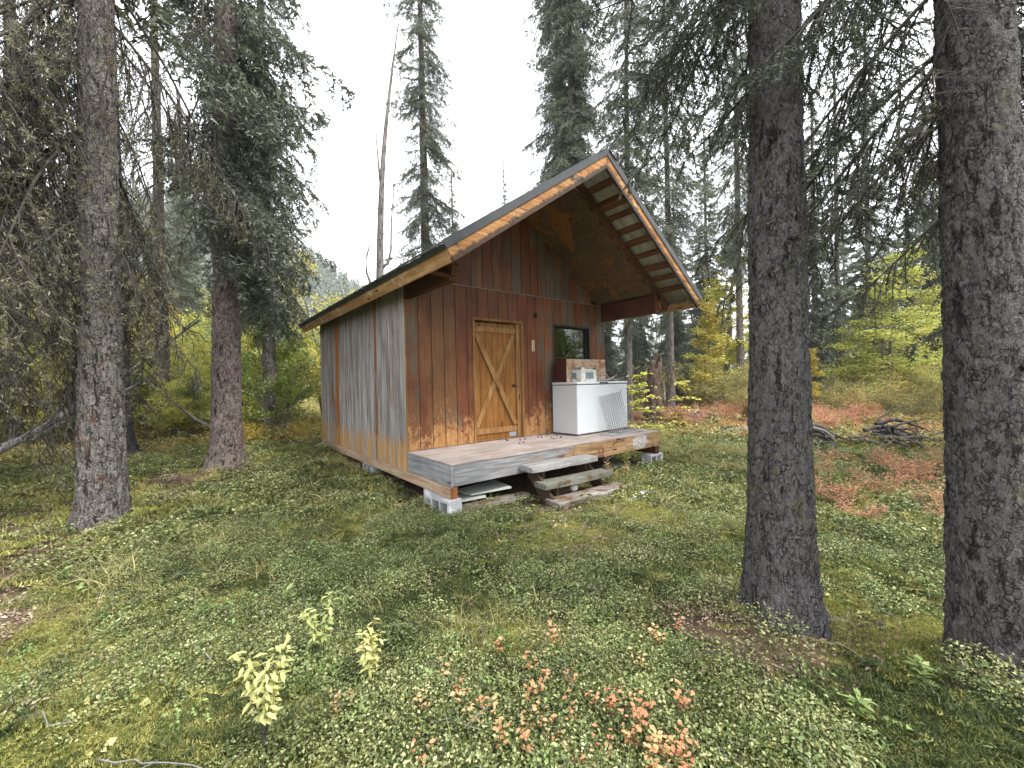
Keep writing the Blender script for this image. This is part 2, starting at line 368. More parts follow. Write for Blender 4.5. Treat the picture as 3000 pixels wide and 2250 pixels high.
def siding_left():
    t = NT('siding_grey'); P = t.pos(); r = t.rnd(); x, y, z = t.xyz(P); q = t.off(P, r, 13)
    g = t.noise(t.mapv(q, (40, 40, .9)), 1.0, 7, .68, .7); b = t.noise(t.mapv(q, (6, 6, .8)), 1.0, 5, .62)
    k = t.math('ADD', t.math('MULTIPLY', g, .6), t.math('MULTIPLY', b, .45))
    c = t.ramp(k, [(.36, (.075, .060, .05)), (.47, (.19, .17, .155)), (.57, (.34, .325, .31)), (.70, (.54, .53, .52))])
    br = t.ramp(k, [(.3, (.10, .045, .02)), (.55, (.21, .10, .045)), (.8, (.33, .19, .10))])
    # boards that kept their stain
    def band(c0, w): return t.math('MULTIPLY', t.smooth(y, c0-w, c0-w+.03), t.smooth(y, c0+w, c0+w-.03))
    orange = t.ramp(k, [(.3, (.20, .062, .016)), (.55, (.36, .125, .032)), (.8, (.47, .23, .08))])
    bn = t.noise(t.mapv(P, (9, 9, 1.1), (2, 5, 1)), 1.0, 5, .65)
    c = t.mix(t.math('MULTIPLY', t.smooth(bn, .55, .64), .75), c, br)
    m1 = t.math('MULTIPLY', band(3.33, .12), t.smooth(bn, .30, .42)); c = t.mix(m1, c, orange)
    m2 = t.math('MULTIPLY', band(1.16, .075), t.smooth(bn, .36, .5)); c = t.mix(m2, c, br)
    m3 = t.math('MULTIPLY', t.math('MULTIPLY', band(3.75, .10), t.smooth(bn, .50, .58)), t.smooth(z, 2.4, 1.9)); c = t.mix(m3, c, orange)
    en = t.noise(t.mapv(P, (9, 9, 1.3), (1, 8, 3)), 1.0, 8, .78)
    hgt = t.math('ADD', z, t.math('MULTIPLY', t.math('SUBTRACT', en, .5), -1.3))
    tan = t.ramp(k, [(.3, (.25, .125, .045)), (.55, (.44, .26, .10)), (.8, (.58, .42, .23))])
    tm = t.math('MULTIPLY', t.smooth(hgt, .78, .70), t.smooth(t.noise(t.mapv(P, (5, 5, .5), (7, 7, 7)), 1.0, 4, .6), .40, .54))
    c = t.mix(t.math('MULTIPLY', tm, .9), c, tan)
    sp = t.smooth(t.noise(t.mapv(P, (3, 3, 3), (11, 1, 2)), 2.0, 7, .75), .70, .735); c = t.mix(t.math('MULTIPLY', sp, .8), c, orange)
    M['siding_grey'] = t.done(c, .9, t.bump(g, .6, .005), 0, .15)
siding_left()
wood('wood_fascia', 1, [(.3, (.20, .095, .032)), (.5, (.36, .20, .085)), (.65, (.50, .34, .18)), (.8, (.60, .47, .30))], blotch=((.50, .44, .33), 2.6, .56, .62))
wood('wood_rake', 0, [(.3, (.23, .095, .035)), (.5, (.40, .20, .08)), (.65, (.54, .35, .17)), (.8, (.62, .48, .30))], streak=((.05, .045, .042), .95), blotch=((.075, .07, .066), 3.4, .57, .63))
t_ = M['wood_rake'].node_tree
def rake_stain(m):
    T = NT.__new__(NT); T.m = m; T.t = m.node_tree; T.out = [n for n in T.t.nodes if n.type == 'OUTPUT_MATERIAL'][0]
    b = [n for n in T.t.nodes if n.type == 'BSDF_PRINCIPLED'][0]; src = b.inputs['Base Color'].links[0].from_socket
    x, y, z = T.xyz(T.pos()); dx = T.math('ABSOLUTE', T.math('SUBTRACT', x, 2.155)); d = T.math('MULTIPLY', T.math('SUBTRACT', T.math('SUBTRACT', 4.637, T.math('MULTIPLY', dx, .6876)), z), .824)
    n = T.noise(T.mapv(T.pos(), (3, 3, 6)), 4.0, 7, .72); k = T.smooth(T.math('ADD', d, T.math('MULTIPLY', T.math('SUBTRACT', n, .5), .16)), .085, .115)
    T.l(T.mix(T.math('MULTIPLY', k, .88), src, (.035, .034, .034)), b.inputs['Base Color'])
rake_stain(M['wood_rake'])
wood('wood_rim', 0, [(.3, (.085, .045, .022)), (.45, (.20, .115, .055)), (.6, (.34, .22, .115)), (.8, (.45, .35, .23))], streak=((.16, .15, .14), .7), blotch=((.11, .052, .028), 3.0, .54, .62))
def rim_weather(m):
    T = NT.__new__(NT); T.m = m; T.t = m.node_tree; b = [n for n in T.t.nodes if n.type == 'BSDF_PRINCIPLED'][0]; src = b.inputs['Base Color'].links[0].from_socket
    p = T.pos(); x, y, z = T.xyz(p); n = T.noise(T.mapv(p, (1.4, 1, 5)), 2.2, 7, .68); g = T.ramp(T.noise(T.mapv(p, (2, 20, 40)), 1.0, 6, .65), [(.3, (.09, .09, .09)), (.5, (.19, .19, .195)), (.75, (.36, .36, .37))])
    k = T.smooth(T.math('SUBTRACT', T.math('ADD', T.math('MULTIPLY', x, .42), T.math('MULTIPLY', n, 1.1)), T.math('MULTIPLY', z, 1.1)), .85, .55)
    c = T.mix(k, src, g)
    d = T.math('ADD', T.math('POWER', T.math('MULTIPLY', T.math('SUBTRACT', x, 3.72), 3.6), 2.0), T.math('POWER', T.math('MULTIPLY', T.math('SUBTRACT', z, .50), 6.0), 2.0))
    w = T.smooth(T.math('ADD', d, T.math('MULTIPLY', T.math('SUBTRACT', T.noise(p, 16, 6, .75), .5), 2.4)), .9, .3)
    T.l(T.mix(T.math('MULTIPLY', w, T.smooth(T.noise(T.mapv(p, (5, 5, 3)), 9, 6, .75), .40, .55)), c, (.42, .43, .44)), b.inputs['Base Color'])
rim_weather(M['wood_rim'])
wood('wood_grey', 1, [(.25, (.085, .085, .085)), (.5, (.20, .20, .205)), (.7, (.33, .33, .34)), (.85, (.46, .46, .46))], streak=((.06, .055, .05), .7))
wood('wood_grey_x', 0, [(.25, (.11, .105, .10)), (.5, (.24, .235, .23)), (.7, (.38, .375, .37)), (.85, (.50, .49, .48))], streak=((.06, .055, .05), .6))
wood('wood_mossy', 0, [(.25, (.055, .055, .045)), (.5, (.13, .135, .11)), (.7, (.25, .25, .215)), (.85, (.36, .35, .31))], blotch=((.10, .065, .038), 5.0, .53, .62), streak=((.04, .035, .03), .6), bumpd=.008)
wood('wood_rotten', 0, [(.25, (.05, .04, .033)), (.5, (.17, .15, .125)), (.7, (.33, .31, .28)), (.85, (.46, .44, .41))], blotch=((.11, .062, .03), 4.0, .50, .6), streak=((.03, .025, .02), .8), bumpd=.012, bstr=.8)
wood('wood_sill', 1, [(.25, (.17, .105, .06)), (.45, (.33, .23, .145)), (.6, (.45, .35, .245)), (.8, (.56, .48, .38))], streak=((.14, .085, .05), .7))
wood('wood_deck', 0, [(.25, (.15, .12, .105)), (.45, (.25, .21, .19)), (.62, (.36, .315, .29)), (.85, (.46, .42, .395))], streak=((.15, .115, .095), .6), blotch=((.22, .14, .10), 2.2, .58, .68), bumpd=.003)
wood('wood_endgrain', 2, [(.3, (.10, .035, .014)), (.6, (.24, .09, .035)), (.85, (.33, .15, .07))])
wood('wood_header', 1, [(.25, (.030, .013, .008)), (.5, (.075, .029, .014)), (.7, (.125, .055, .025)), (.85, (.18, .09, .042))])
wood('wood_rafter', 0, [(.25, (.05, .021, .010)), (.5, (.12, .051, .022)), (.7, (.21, .098, .043)), (.85, (.31, .165, .08))])
wood('wood_purlin', 1, [(.25, (.07, .028, .014)), (.5, (.17, .068, .030)), (.7, (.30, .14, .066)), (.85, (.42, .235, .12))], streak=((.03, .02, .015), .5))
wood('wood_soffit', 0, [(.25, (.055, .036, .022)), (.45, (.11, .070, .040)), (.62, (.19, .112, .054)), (.85, (.33, .175, .07))], blotch=((.27, .115, .030), 1.7, .535, .59), streak=((.36, .22, .10), .25))
wood('wood_door', 2, [(.25, (.11, .042, .010)), (.45, (.20, .085, .020)), (.62, (.29, .14, .038)), (.85, (.39, .22, .075))], rough=.55)
wood('wood_brace', 2, [(.25, (.14, .065, .022)), (.45, (.25, .13, .045)), (.62, (.35, .20, .08)), (.85, (.48, .32, .16))], rough=.6)
wood('wood_casing', 2, [(.25, (.09, .042, .016)), (.45, (.20, .098, .036)), (.62, (.32, .175, .07)), (.85, (.45, .29, .14))], rough=.65)
wood('wood_box', 0, [(.25, (.13, .08, .05)), (.42, (.30, .20, .125)), (.58, (.47, .375, .29)), (.8, (.60, .54, .47))], blotch=((.26, .13, .06), 6.0, .52, .58), streak=((.10, .06, .04), .8))
plain('box_red', (.055, .014, .010), .5, .4)
plain('dark_void', (.012, .010, .009), .95, .1)
plain('joist', (.055, .036, .024), .9, .1)
plain('black_trim', (.012, .012, .013), .4, .5)
plain('black_rubber', (.02, .02, .021), .6, .4)
plain('flashing', (.30, .27, .24), .5, .5, .3)
t = NT('roof_metal'); p = t.pos(); c = t.mix(t.noise(p, 3, 6, .65), (.030, .034, .030), (.062, .066, .060)); M['roof_metal'] = t.done(c, .42, t.bump(t.noise(p, 40, 3), .05, .002), .35, .5)
t = NT('roof_trim'); p = t.pos(); c = t.mix(t.noise(p, 6, 6, .65), (.040, .044, .046), (.095, .098, .104)); M['roof_trim'] = t.done(c, .38, t.bump(t.noise(p, 30, 3), .06, .002), .3, .5)
t = NT('roof_trim_green'); p = t.pos(); c = t.mix(t.noise(p, 6, 6, .65), (.016, .022, .016), (.034, .042, .030)); M['roof_trim_green'] = t.done(c, .5, t.bump(t.noise(p, 30, 3), .06, .002), .1, .4)
t = NT('metal_underside'); p = t.pos(); c = t.mix(t.noise(p, 5, 5, .6), (.40, .41, .36), (.58, .59, .53)); M['metal_underside'] = t.done(c, .6, None, .1, .4)
t = NT('enamel_white'); p = t.pos(); x, y, z = t.xyz(p); dirt = t.math('MULTIPLY', t.smooth(t.noise(t.mapv(p, (1, 1, .4)), 7, 7, .75), .55, .75), t.smooth(z, 1.3, .6))
spk = t.smooth(t.noise(p, 55, 4, .7), .68, .74)
c = t.mix(t.math('MULTIPLY', dirt, .5), (.52, .55, .57), (.34, .31, .27)); c = t.mix(t.math('MULTIPLY', spk, .35), c, (.4, .38, .35))
M['enamel_white'] = t.done(c, .32, t.bump(t.noise(p, 4, 2), .05, .01), 0, .5)
plain('gasket', (.05, .05, .05), .6)
plain('latch_metal', (.16, .16, .16), .4, .5, .5)
plain('foam_board', (.40, .42, .38), .8, .2, 0, .12)
plain('galvanised', (.38, .41, .44), .45, .5, .6)
t = NT('concrete'); p = t.obj(); c = t.mix(t.noise(p, 9, 8, .7), (.22, .225, .23), (.50, .51, .52)); c = t.mix(t.smooth(t.noise(p, 5, 4), .56, .7), c, (.62, .63, .64)); M['concrete'] = t.done(c, .95, t.bump(t.noise(p, 60, 6, .7), .6, .006), 0, .1)
t = NT('expanded_steel'); c = t.mix(t.noise(t.pos(), 30, 4), (.05, .045, .04), (.12, .11, .10)); M['expanded_steel'] = t.done(c, .5, None, .6, .5)
t = NT('tray_metal'); c = t.mix(t.noise(t.pos(), 14, 4), (.19, .185, .185), (.32, .315, .31)); M['tray_metal'] = t.done(c, .45, None, .4, .5)
# carton: white with washed-out blue print panels and dirt
t = NT('carton_print'); o = t.obj(); x, y, z = t.xyz(o); n = t.noise(o, 14, 7, .7)
c = t.mix(t.smooth(n, .45, .7), (.62, .60, .56), (.30, .27, .24))
blue = t.math('MULTIPLY', t.math('MULTIPLY', t.smooth(z, .05, .06), t.smooth(z, .175, .165)), t.math('MULTIPLY', t.smooth(t.math('ADD', x, t.math('MULTIPLY', n, .12)), .17, .18), t.smooth(x, .36, .34)))
c = t.mix(t.math('MULTIPLY', blue, .8), c, (.055, .14, .17))
b2 = t.math('MULTIPLY', t.math('MULTIPLY', t.smooth(z, .05, .06), t.smooth(z, .17, .16)), t.math('MULTIPLY', t.smooth(y, .10, .11), t.smooth(x, .02, .01)))
c = t.mix(t.math('MULTIPLY', b2, .8), c, (.05, .13, .18))
tp = t.math('MULTIPLY', t.smooth(z, .205, .215), t.smooth(x, .02, .01)); c = t.mix(t.math('MULTIPLY', tp, .6), c, (.06, .06, .06))
M['carton_print'] = t.done(c, .8, t.bump(n, .4, .006), 0, .2)
t = NT('crumpled_paper'); o = t.pos(); c = t.mix(t.noise(o, 20, 5), (.66, .68, .72), (.85, .86, .88)); M['crumpled_paper'] = t.done(c, .7)
t = NT('antler'); o = t.pos(); c = t.mix(t.noise(o, 25, 6, .7), (.16, .13, .10), (.46, .42, .36)); M['antler'] = t.done(c, .7, t.bump(t.noise(o, 70, 3), .4, .004))
t = NT('sack'); o = t.pos(); c = t.mix(t.noise(o, 12, 6, .7), (.15, .12, .09), (.52, .46, .38)); M['sack'] = t.done(c, .8, t.bump(t.noise(o, 30, 4), .5, .01))
t = NT('gauge_plate'); o = t.obj(); x, y, z = t.xyz(o)
tick = t.math('MULTIPLY', t.smooth(t.math('FRACT', t.math('MULTIPLY', z, 55)), .6, .65), t.smooth(t.math('ABSOLUTE', x), .020, .017)); tube_m = t.smooth(t.math('ABSOLUTE', x), .0045, .003)
c = t.mix(t.math('MULTIPLY', tick, .55), (.56, .44, .25), (.12, .09, .06)); c = t.mix(tube_m, c, (.18, .13, .10)); M['gauge_plate'] = t.done(c, .5)
t = NT('rock'); o = t.obj(); c = t.mix(t.noise(o, 10, 6), (.30, .30, .29), (.60, .60, .59)); M['rock'] = t.done(c, .85, t.bump(t.noise(o, 40, 5), .5, .01))
# window glass over a dark room
t = NT('window_glass'); b = t.n('ShaderNodeBsdfGlass'); b.inputs['IOR'].default_value = 1.5; b.inputs['Roughness'].default_value = .0; b.inputs[0].default_value = (.85, .9, .88, 1)
t.l(b.outputs[0], t.out.inputs[0]); M['window_glass'] = t.m

# ------------------------------------------------------------------ terrain
T1 = (-3.161, 1.059); T2 = (-1.89, 3.144); T3 = (.528, -4.405); T4 = (.80, -5.275)
T1B = (-3.51, 5.70)
BASES = [(T1, .42), (T2, .42), (T3, .34), (T4, .34), (T1B, .4)]
def ground(x, y):
    x = np.asarray(x, float); y = np.asarray(y, float)
    z = .20*sstep(-.6, 4.6, y)*sstep(3.2, -.8, x)
    near = sstep(40, 15, np.hypot(x, y))
    d = np.hypot(np.maximum(np.maximum(-.6-x, x-5.0), 0), np.maximum(np.maximum(-1.9-y, y-5.2), 0))
    calm = .25+.75*sstep(.0, 1.2, d)
    z = z+((fbm(x*.55, y*.55, 3, 3)-.5)*.22 + (fbm(x*2.1, y*2.1, 9, 3)-.5)*.15)*calm*near
    for (bx, by), r in BASES: z = z+.085*np.exp(-((x-bx)**2+(y-by)**2)/(2*r*r))
    z = z+(fbm(x*.05, y*.05, 21, 3)-.5)*1.2*sstep(22, 70, np.hypot(x, y))
    return z
def gz(x, y): return float(ground(np.array([x]), np.array([y]))[0])
def zones(x, y):
    """material masks on the forest floor: yellow moss, bare litter, red heath"""
    n1 = fbm(x*.8, y*.8, 31, 4); n2 = fbm(x*1.7+5, y*1.7, 47, 4); n3 = fbm(x*.35, y*.35, 61, 3)
    lit = np.zeros_like(n1)
    for (bx, by), r in BASES: lit = np.maximum(lit, .8*np.exp(-(((x-bx)**2+(y-by)**2)/(2*(r*.85)**2))))
    for (bx, by, r, a) in [(-4.0, -.15, .75, .9), (-3.5, -.9, .55, .6), (.1, -4.05, .24, .6), (-.35, -3.1, .4, .3), (-2.6, 2.6, .8, .8), (-.05, -.3, .3, .9), (.1, 2, .35, .9), (-3.9, 2.2, .8, .7), (.05, 4.7, .5, .9), (1.4, -1.5, .55, .7), (.9, -2.6, .5, .35)]:
        lit = np.maximum(lit, a*np.exp(-(((x-bx)**2+(y-by)**2)/(2*r*r))))
    under = sstep(-.15, .1, x)*sstep(4.6, 4.3, x)*sstep(-1.25, -1.0, y)*sstep(4.8, 4.6, y)
    lit = np.maximum(np.clip(lit*1.35+(n2-.5)*1.1, 0, 1)*(lit > .03), under)
    moss = sstep(.47, .63, n1)*.8
    for (bx, by, r, a) in [(2.13, -2.71, .75, .9), (.8, -2.35, .45, .75), (-1.3, -.45, .55, .8), (-1.87, -.8, .4, .6), (-4.3, 4.6, 1.0, .6), (-.4, -.35, .35, .5), (1.3, -3.35, .5, .6), (2.8, -4.2, .8, .4), (-.99, -3.42, .22, .9), (-2.6, .8, .6, .85), (-.38, -2.07, .3, .45), (-.75, 3.7, .6, .6), (-2.0, -3.35, .25, .5)]:
        moss = np.maximum(moss, a*np.exp(-((x-bx)**2+(y-by)**2)/(2*r*r))*(.45+1.1*n2))
    moss = np.clip(moss, 0, 1)
    red = sstep(7.0, 9.2, x+.35*y)*sstep(.38, .6, n3+.12)*.9+.8*sstep(5.3, 6.5, y)*sstep(2.5, -.5, x)*sstep(.40, .52, n2)*sstep(16, 9, y)
    red = np.clip(red*.75+sstep(2.4, 3.6, x)*sstep(-2.0, -3.2, y)*sstep(.50, .62, n2)*.4, 0, 1)
    return moss, lit, red
def build_ground():
    nr, na = 330, 420
    r = .25*(900/.25)**(np.linspace(0, 1, nr)**1.0); r[0] = .02
    r = np.concatenate([np.linspace(.05, 1.2, 12), 1.2*(415/1.2)**np.linspace(0.008, 1, nr)]); nr = len(r)
    a = np.arange(na)*2*pi/na
    X = CAM.x+r[:, None]*np.cos(a)[None]; Y = CAM.y+r[:, None]*np.sin(a)[None]
    Z = ground(X, Y)-.012; v = np.stack([X, Y, Z], -1).reshape(-1, 3)
    i = np.arange(nr-1)[:, None]*na; j = np.arange(na)[None]; j2 = (j+1) % na
    q = np.stack([i+j, i+na+j, i+na+j2, i+j2], -1).reshape(-1, 4)
    v = np.concatenate([v, [[CAM.x, CAM.y, gz(CAM.x, CAM.y)-.012]]]); c = len(v)-1
    tri = np.stack([np.full(na, c), np.arange(na), (np.arange(na)+1) % na], -1)
    mo, li, re = zones(v[:, 0], v[:, 1])
    t = NT('forest_floor'); p = t.pos(); am, al, ar = t.attr('moss'), t.attr('litter'), t.attr('red')
    n = t.noise(p, 18, 7, .7); n2 = t.noise(p, 70, 5, .7); far = t.noise(p, .6, 5, .6)
    base = t.ramp(n, [(.3, (.028, .032, .012)), (.5, (.058, .062, .020)), (.7, (.105, .10, .034))])
    mossc = t.ramp(n, [(.3, (.08, .082, .02)), (.5, (.20, .185, .045)), (.72, (.34, .30, .08))])
    litc = t.ramp(t.math('ADD', t.math('MULTIPLY', n, .5), t.math('MULTIPLY', n2, .5)), [(.33, (.035, .022, .015)), (.5, (.095, .063, .045)), (.66, (.20, .15, .115))])
    redc = t.ramp(n, [(.3, (.10, .07, .03)), (.5, (.22, .14, .065)), (.7, (.30, .22, .09))])
    c = t.mix(am, base, mossc); c = t.mix(ar, c, redc); c = t.mix(al, c, litc)
    mat = t.done(c, .95, t.bump(t.math('ADD', n, n2), .7, .03), 0, .1)
    me = npmesh('ground', v, [q, tri], [mat], smooth=True, attrs={'moss': mo, 'litter': li, 'red': re})
    return structure(mobj('ground', me))
build_ground()
# ------------------------------------------------------------------ cabin
W, DP, PO, ZF = 4.31, 4.642, 1.204, .62
TAN = .6876; ALF = atan(TAN); CA, SA = cos(ALF), sin(ALF); OV, FR, BK, ZR, BB = .355, 1.836, .254, 4.637, .154
SL = (W/2+OV)/CA
def slope(side, s, y, n): return (W/2+side*(s*CA+n*SA), y, ZR-s*SA+n*CA)
def zbot(x): return ZR-TAN*abs(x-W/2)-BB/CA
cabin = thing('cabin', 'small weathered wooden cabin with steep metal roof, red front wall and grey side wall', 'cabin', (0, 0, 0))
def part(name, mb, mat, parent=cabin, smooth=False): return mb.obj(name, M[mat] if isinstance(mat, str) else mat, parent, smooth)
rng = np.random.default_rng(5); random.seed(5)
def build_walls():
    GR = .0045
    # front wall: backing and grooved boards
    fwl = MB()
    OPEN = [(1.106, 2.136, .0, 2.588), (2.880, 3.868, 1.60, 2.600)]
    xs = sorted([.02, W-.02]+[a for o in OPEN for a in o[:2]])
    for x0, x1 in zip(xs[:-1], xs[1:]):
        zz = [(.40, 3.05)]
        for o in OPEN:
            if x0 >= o[0]-1e-6 and x1 <= o[1]+1e-6: zz = [z for z in ((.40, o[2]), (o[3], 3.05)) if z[1]-z[0] > .05]
        for z0, z1 in zz: fwl.box(x0, x1, .0115, .06, z0, z1)
    fwl.prism([(.02, .0115, 3.052), (W-.02, .0115, 3.052), (W-.02, .0115, zbot(W)-.02), (W/2, .0115, zbot(W/2)-.02), (.02, .0115, zbot(0)-.02)], (0, .048, 0))
    wall = part('front_wall', fwl, 'dark_void'); wall['label'] = 'red-brown grooved board wall facing the porch'
    edges = [k*.2032 for k in range(22)]+[W]
    for a, b in zip(edges[:-1], edges[1:]):
        if b-a < .03: continue
        x0, x1 = a+GR, b-GR
        cuts = sorted({x0, x1}|{c for o in OPEN for c in o[:2] if x0 < c < x1})
        for c0, c1 in zip(cuts[:-1], cuts[1:]):
            if c1-c0 < .012: continue
            zz = [(ZF+.004, 3.057)]
            for o in OPEN:
                if c0 >= o[0]-1e-6 and c1 <= o[1]+1e-6: zz = [z for z in ((ZF+.004, o[2]), (o[3], 3.057)) if z[1]-z[0] > .05]
            for z0, z1 in zz:
                if z1 > 3 and c0 < .1: pass
                dy = float(rng.uniform(-.0015, .0015))
                MB().box(c0, c1, dy, .0112, z0, z1, .002).obj('plank', M['siding_red'], wall)
    # gable boards above the sheet joint
    def gable(e):
        for a, b in zip(e[:-1], e[1:]):
            x0, x1 = a+GR, b-GR
            if x1-x0 < .02: continue
            poly = [(x0, 0, 3.066), (x1, 0, 3.066), (x1, 0, zbot(x1)-.016)]
            if x0 < W/2 < x1: poly.append((W/2, 0, zbot(W/2)-.016))
            poly.append((x0, 0, zbot(x0)-.016))
            if min(p[2] for p in poly[2:]) < 3.08: continue
            MB().prism(poly, (0, .0112, 0)).obj('plank', M['siding_red'], wall)
    gable([.30+k*.2032 for k in range(11)]+[2.503]); gable([2.507+k*.2032 for k in range(9)])
    fl = MB().box(.78, W-.1, -.0045, .006, 3.0585, 3.0645); fo = part('joint_flashing', fl, 'flashing', wall)
    # left wall
    lw = MB().box(.0115, .06, .0625, DP-.02, .36, 2.95); left = part('side_wall', lw, 'dark_void'); left['label'] = 'weathered grey board wall with one orange-stained board'
    e = [.014]+[k*.2032 for k in range(1, 23)]+[DP]
    for a, b in zip(e[:-1], e[1:]):
        dx = float(rng.uniform(-.002, .0015))
        MB().box(dx, .0112, a+GR, b-GR, .345+float(rng.uniform(-.004, .004)), 2.955, .002).obj('plank', M['siding_grey'], left)
    # right and rear walls (away from the view)
    rw = MB().box(W-.06, W-.0115, .0625, DP-.02, .36, 2.95); right = part('side_wall', rw, 'dark_void')
    for a, b in zip(e[:-1], e[1:]): MB().box(W-.0112, W, a+GR, b-GR, .345, 2.955, .002).obj('plank', M['siding_grey'], right)
    bw = MB().prism([(.06, DP-.06, .36), (W-.06, DP-.06, .36), (W-.06, DP-.06, zbot(W)-.02), (W/2, DP-.06, zbot(W/2)-.02), (.06, DP-.06, zbot(0)-.02)], (0, .045, 0)); rear = part('rear_wall', bw, 'dark_void')
    for a, b in zip(edges[:-1], edges[1:]):
        if b-a < .03: continue
        poly = [(a+GR, DP-.012, .345), (b-GR, DP-.012, .345), (b-GR, DP-.012, zbot(b)-.01)]
        if a < W/2 < b: poly.append((W/2, DP-.012, zbot(W/2)-.01))
        poly.append((a+GR, DP-.012, zbot(a)-.01)); MB().prism(poly, (0, .0112, 0)).obj('plank', M['siding_grey'], rear)
    part('corner_board', MB().box(-.004, .012, -.006, .0135, ZF+.004, 2.95, .002), 'wood_casing')
build_walls()
def build_door():
    d = part('door', MB().box(1.150, 1.998, .066, .10, .645, 2.522), 'dark_void'); d['label'] = 'golden plank door with diagonal cross brace'
    n = 7; w = .848/n
    for k in range(n): MB().box(1.150+k*w+.002, 1.150+(k+1)*w-.002, .052, .0655, .640, 2.526, .003).obj('plank', M['wood_door'], d)
    wood_x = M['wood_brace']
    MB().box(1.152, 1.994, .030, .0515, 2.375, 2.458, .003).obj('rail', wood_x, d)
    MB().box(1.152, 1.994, .030, .0515, .735, .822, .003).obj('rail', wood_x, d)
    def brace(p0, p1, y0, y1):
        a = Vector((p0[0], 0, p0[1])); b = Vector((p1[0], 0, p1[1])); dr = (b-a).normalized(); nn = Vector((-dr.z, 0, dr.x))*.040
        poly = [a-nn, b-nn, b+nn, a+nn]
        MB().prism([(p.x, y0, p.z) for p in poly], (0, y1-y0, 0)).obj('brace', wood_x, d)
    brace((1.985-.03, 2.35), (1.165+.02, .855), .034, .0515)
    brace((1.165+.02, 2.35), (1.985-.02, .850), .015, .0335)
    kn = MB().tube([(1.935, .052, 1.50), (1.935, .03, 1.50), (1.935, .022, 1.50), (1.935, .0, 1.50)], [.012, .012, .026, .02], 12).obj('door_knob', M['black_rubber'], d, True)
    MB().box(1.84, 1.995, .046, .0515, .648, .725, .001).obj('kick_plate', M['galvanised'], d)
    for z in (1.0, 1.30, 1.62, 2.0, 2.25): MB().tube([(1.965+.01*sin(z*9), .051, z), (1.965+.01*sin(z*9), .047, z)], .007, 6).obj('nail_head', M['black_rubber'], d)
    fr = MB().box(1.108, 1.147, -.022, .11, ZF+.004, 2.547, .003); f = part('door_frame', fr, 'wood_casing')
    MB().box(2.002, 2.134, .022, .11, ZF+.004, 2.547, .003).obj('jamb', M['wood_casing'], f)
    MB().box(2.092, 2.1335, -.022, .0215, ZF+.004, 2.547, .003).obj('casing', M['wood_casing'], f)
    MB().box(1.108, 2.134, -.024, .11, 2.549, 2.586, .003).obj('head_casing', M['wood_casing'], f)
    MB().box(1.148, 2.001, .02, .11, ZF+.003, .639, .002).obj('threshold', M['wood_casing'], f)
    MB().tube([(1.95, .02, 1.49), (2.05, -.01, 1.485), (2.10, -.03, 1.48)], .004, 6).obj('latch_cord', M['black_rubber'], f)
build_door()
def build_window():
    x0, x1, z0, z1 = 2.884, 3.864, 1.604, 2.596
    fr = MB(); a = .018
    fr.box(x0, x0+a, -.012, .10, z0, z1).box(x1-.03, x1, -.012, .10, z0, z1).box(x0+a, x1-.03, -.012, .10, z1-.03, z1).box(x0+a, x1-.03, -.012, .10, z0, z0+.03)
    w = part('window', fr, 'black_trim'); w['label'] = 'dark single-pane window in a black frame'
    s = MB(); s.box(x0+a, x0+a+.012, .062, .085, z0+.03, z1-.03).box(x1-.075, x1-.03, .050, .085, z0+.03, z1-.03).box(x0+a+.012, x1-.075, .062, .085, z1-.055, z1-.03).box(x0+a+.012, x1-.075, .062, .085, z0+.03, z0+.06)
    s.obj('sash', M['black_trim'], w)
    MB().box(x0+a+.012, x1-.075, .068, .072, z0+.06, z1-.055).obj('pane', M['window_glass'], w)
build_window()
def build_floor():
    fj = MB().box(.05, W-.05, -1.15, DP-.05, .357, .583); part('floor_frame', fj, 'joist')
    part('porch_deck', MB().box(-.004, 2.436, -PO-.006, .0, .600, ZF, .002), 'wood_deck')
    part('porch_deck', MB().box(2.440, W+.004, -PO-.004, .0, .600, ZF-.001, .002), 'wood_deck')
    r = part('rim_board', MB().box(.042, W, -PO, -PO+.038, .353, .5975, .003), 'wood_rim'); r['label'] = 'tan and brown rim board along the porch front'
    r = part('rim_board', MB().box(.0, .0385, -PO, -.004, .349, .5975, .003), 'wood_grey'); r['label'] = 'silver-grey rim board at the porch end'
    part('rim_board', MB().box(W-.038, W-.001, -PO+.0385, -.004, .353, .5975, .003), 'wood_rim')
    part('sill_beam', MB().box(-.010, .088, -PO+.012, DP+.02, .212, .3425, .004), 'wood_sill')
    part('beam_end', MB().box(-.008, .086, -PO+.004, -PO+.0115, .214, .3405), 'wood_endgrain')
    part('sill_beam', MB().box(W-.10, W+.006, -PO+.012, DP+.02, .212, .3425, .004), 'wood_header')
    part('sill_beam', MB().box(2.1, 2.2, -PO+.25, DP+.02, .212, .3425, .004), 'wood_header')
    part('porch_joist', MB().box(.1, W-.11, -PO+.05, -PO+.09, .3555, .40), 'wood_rafter')
build_floor()
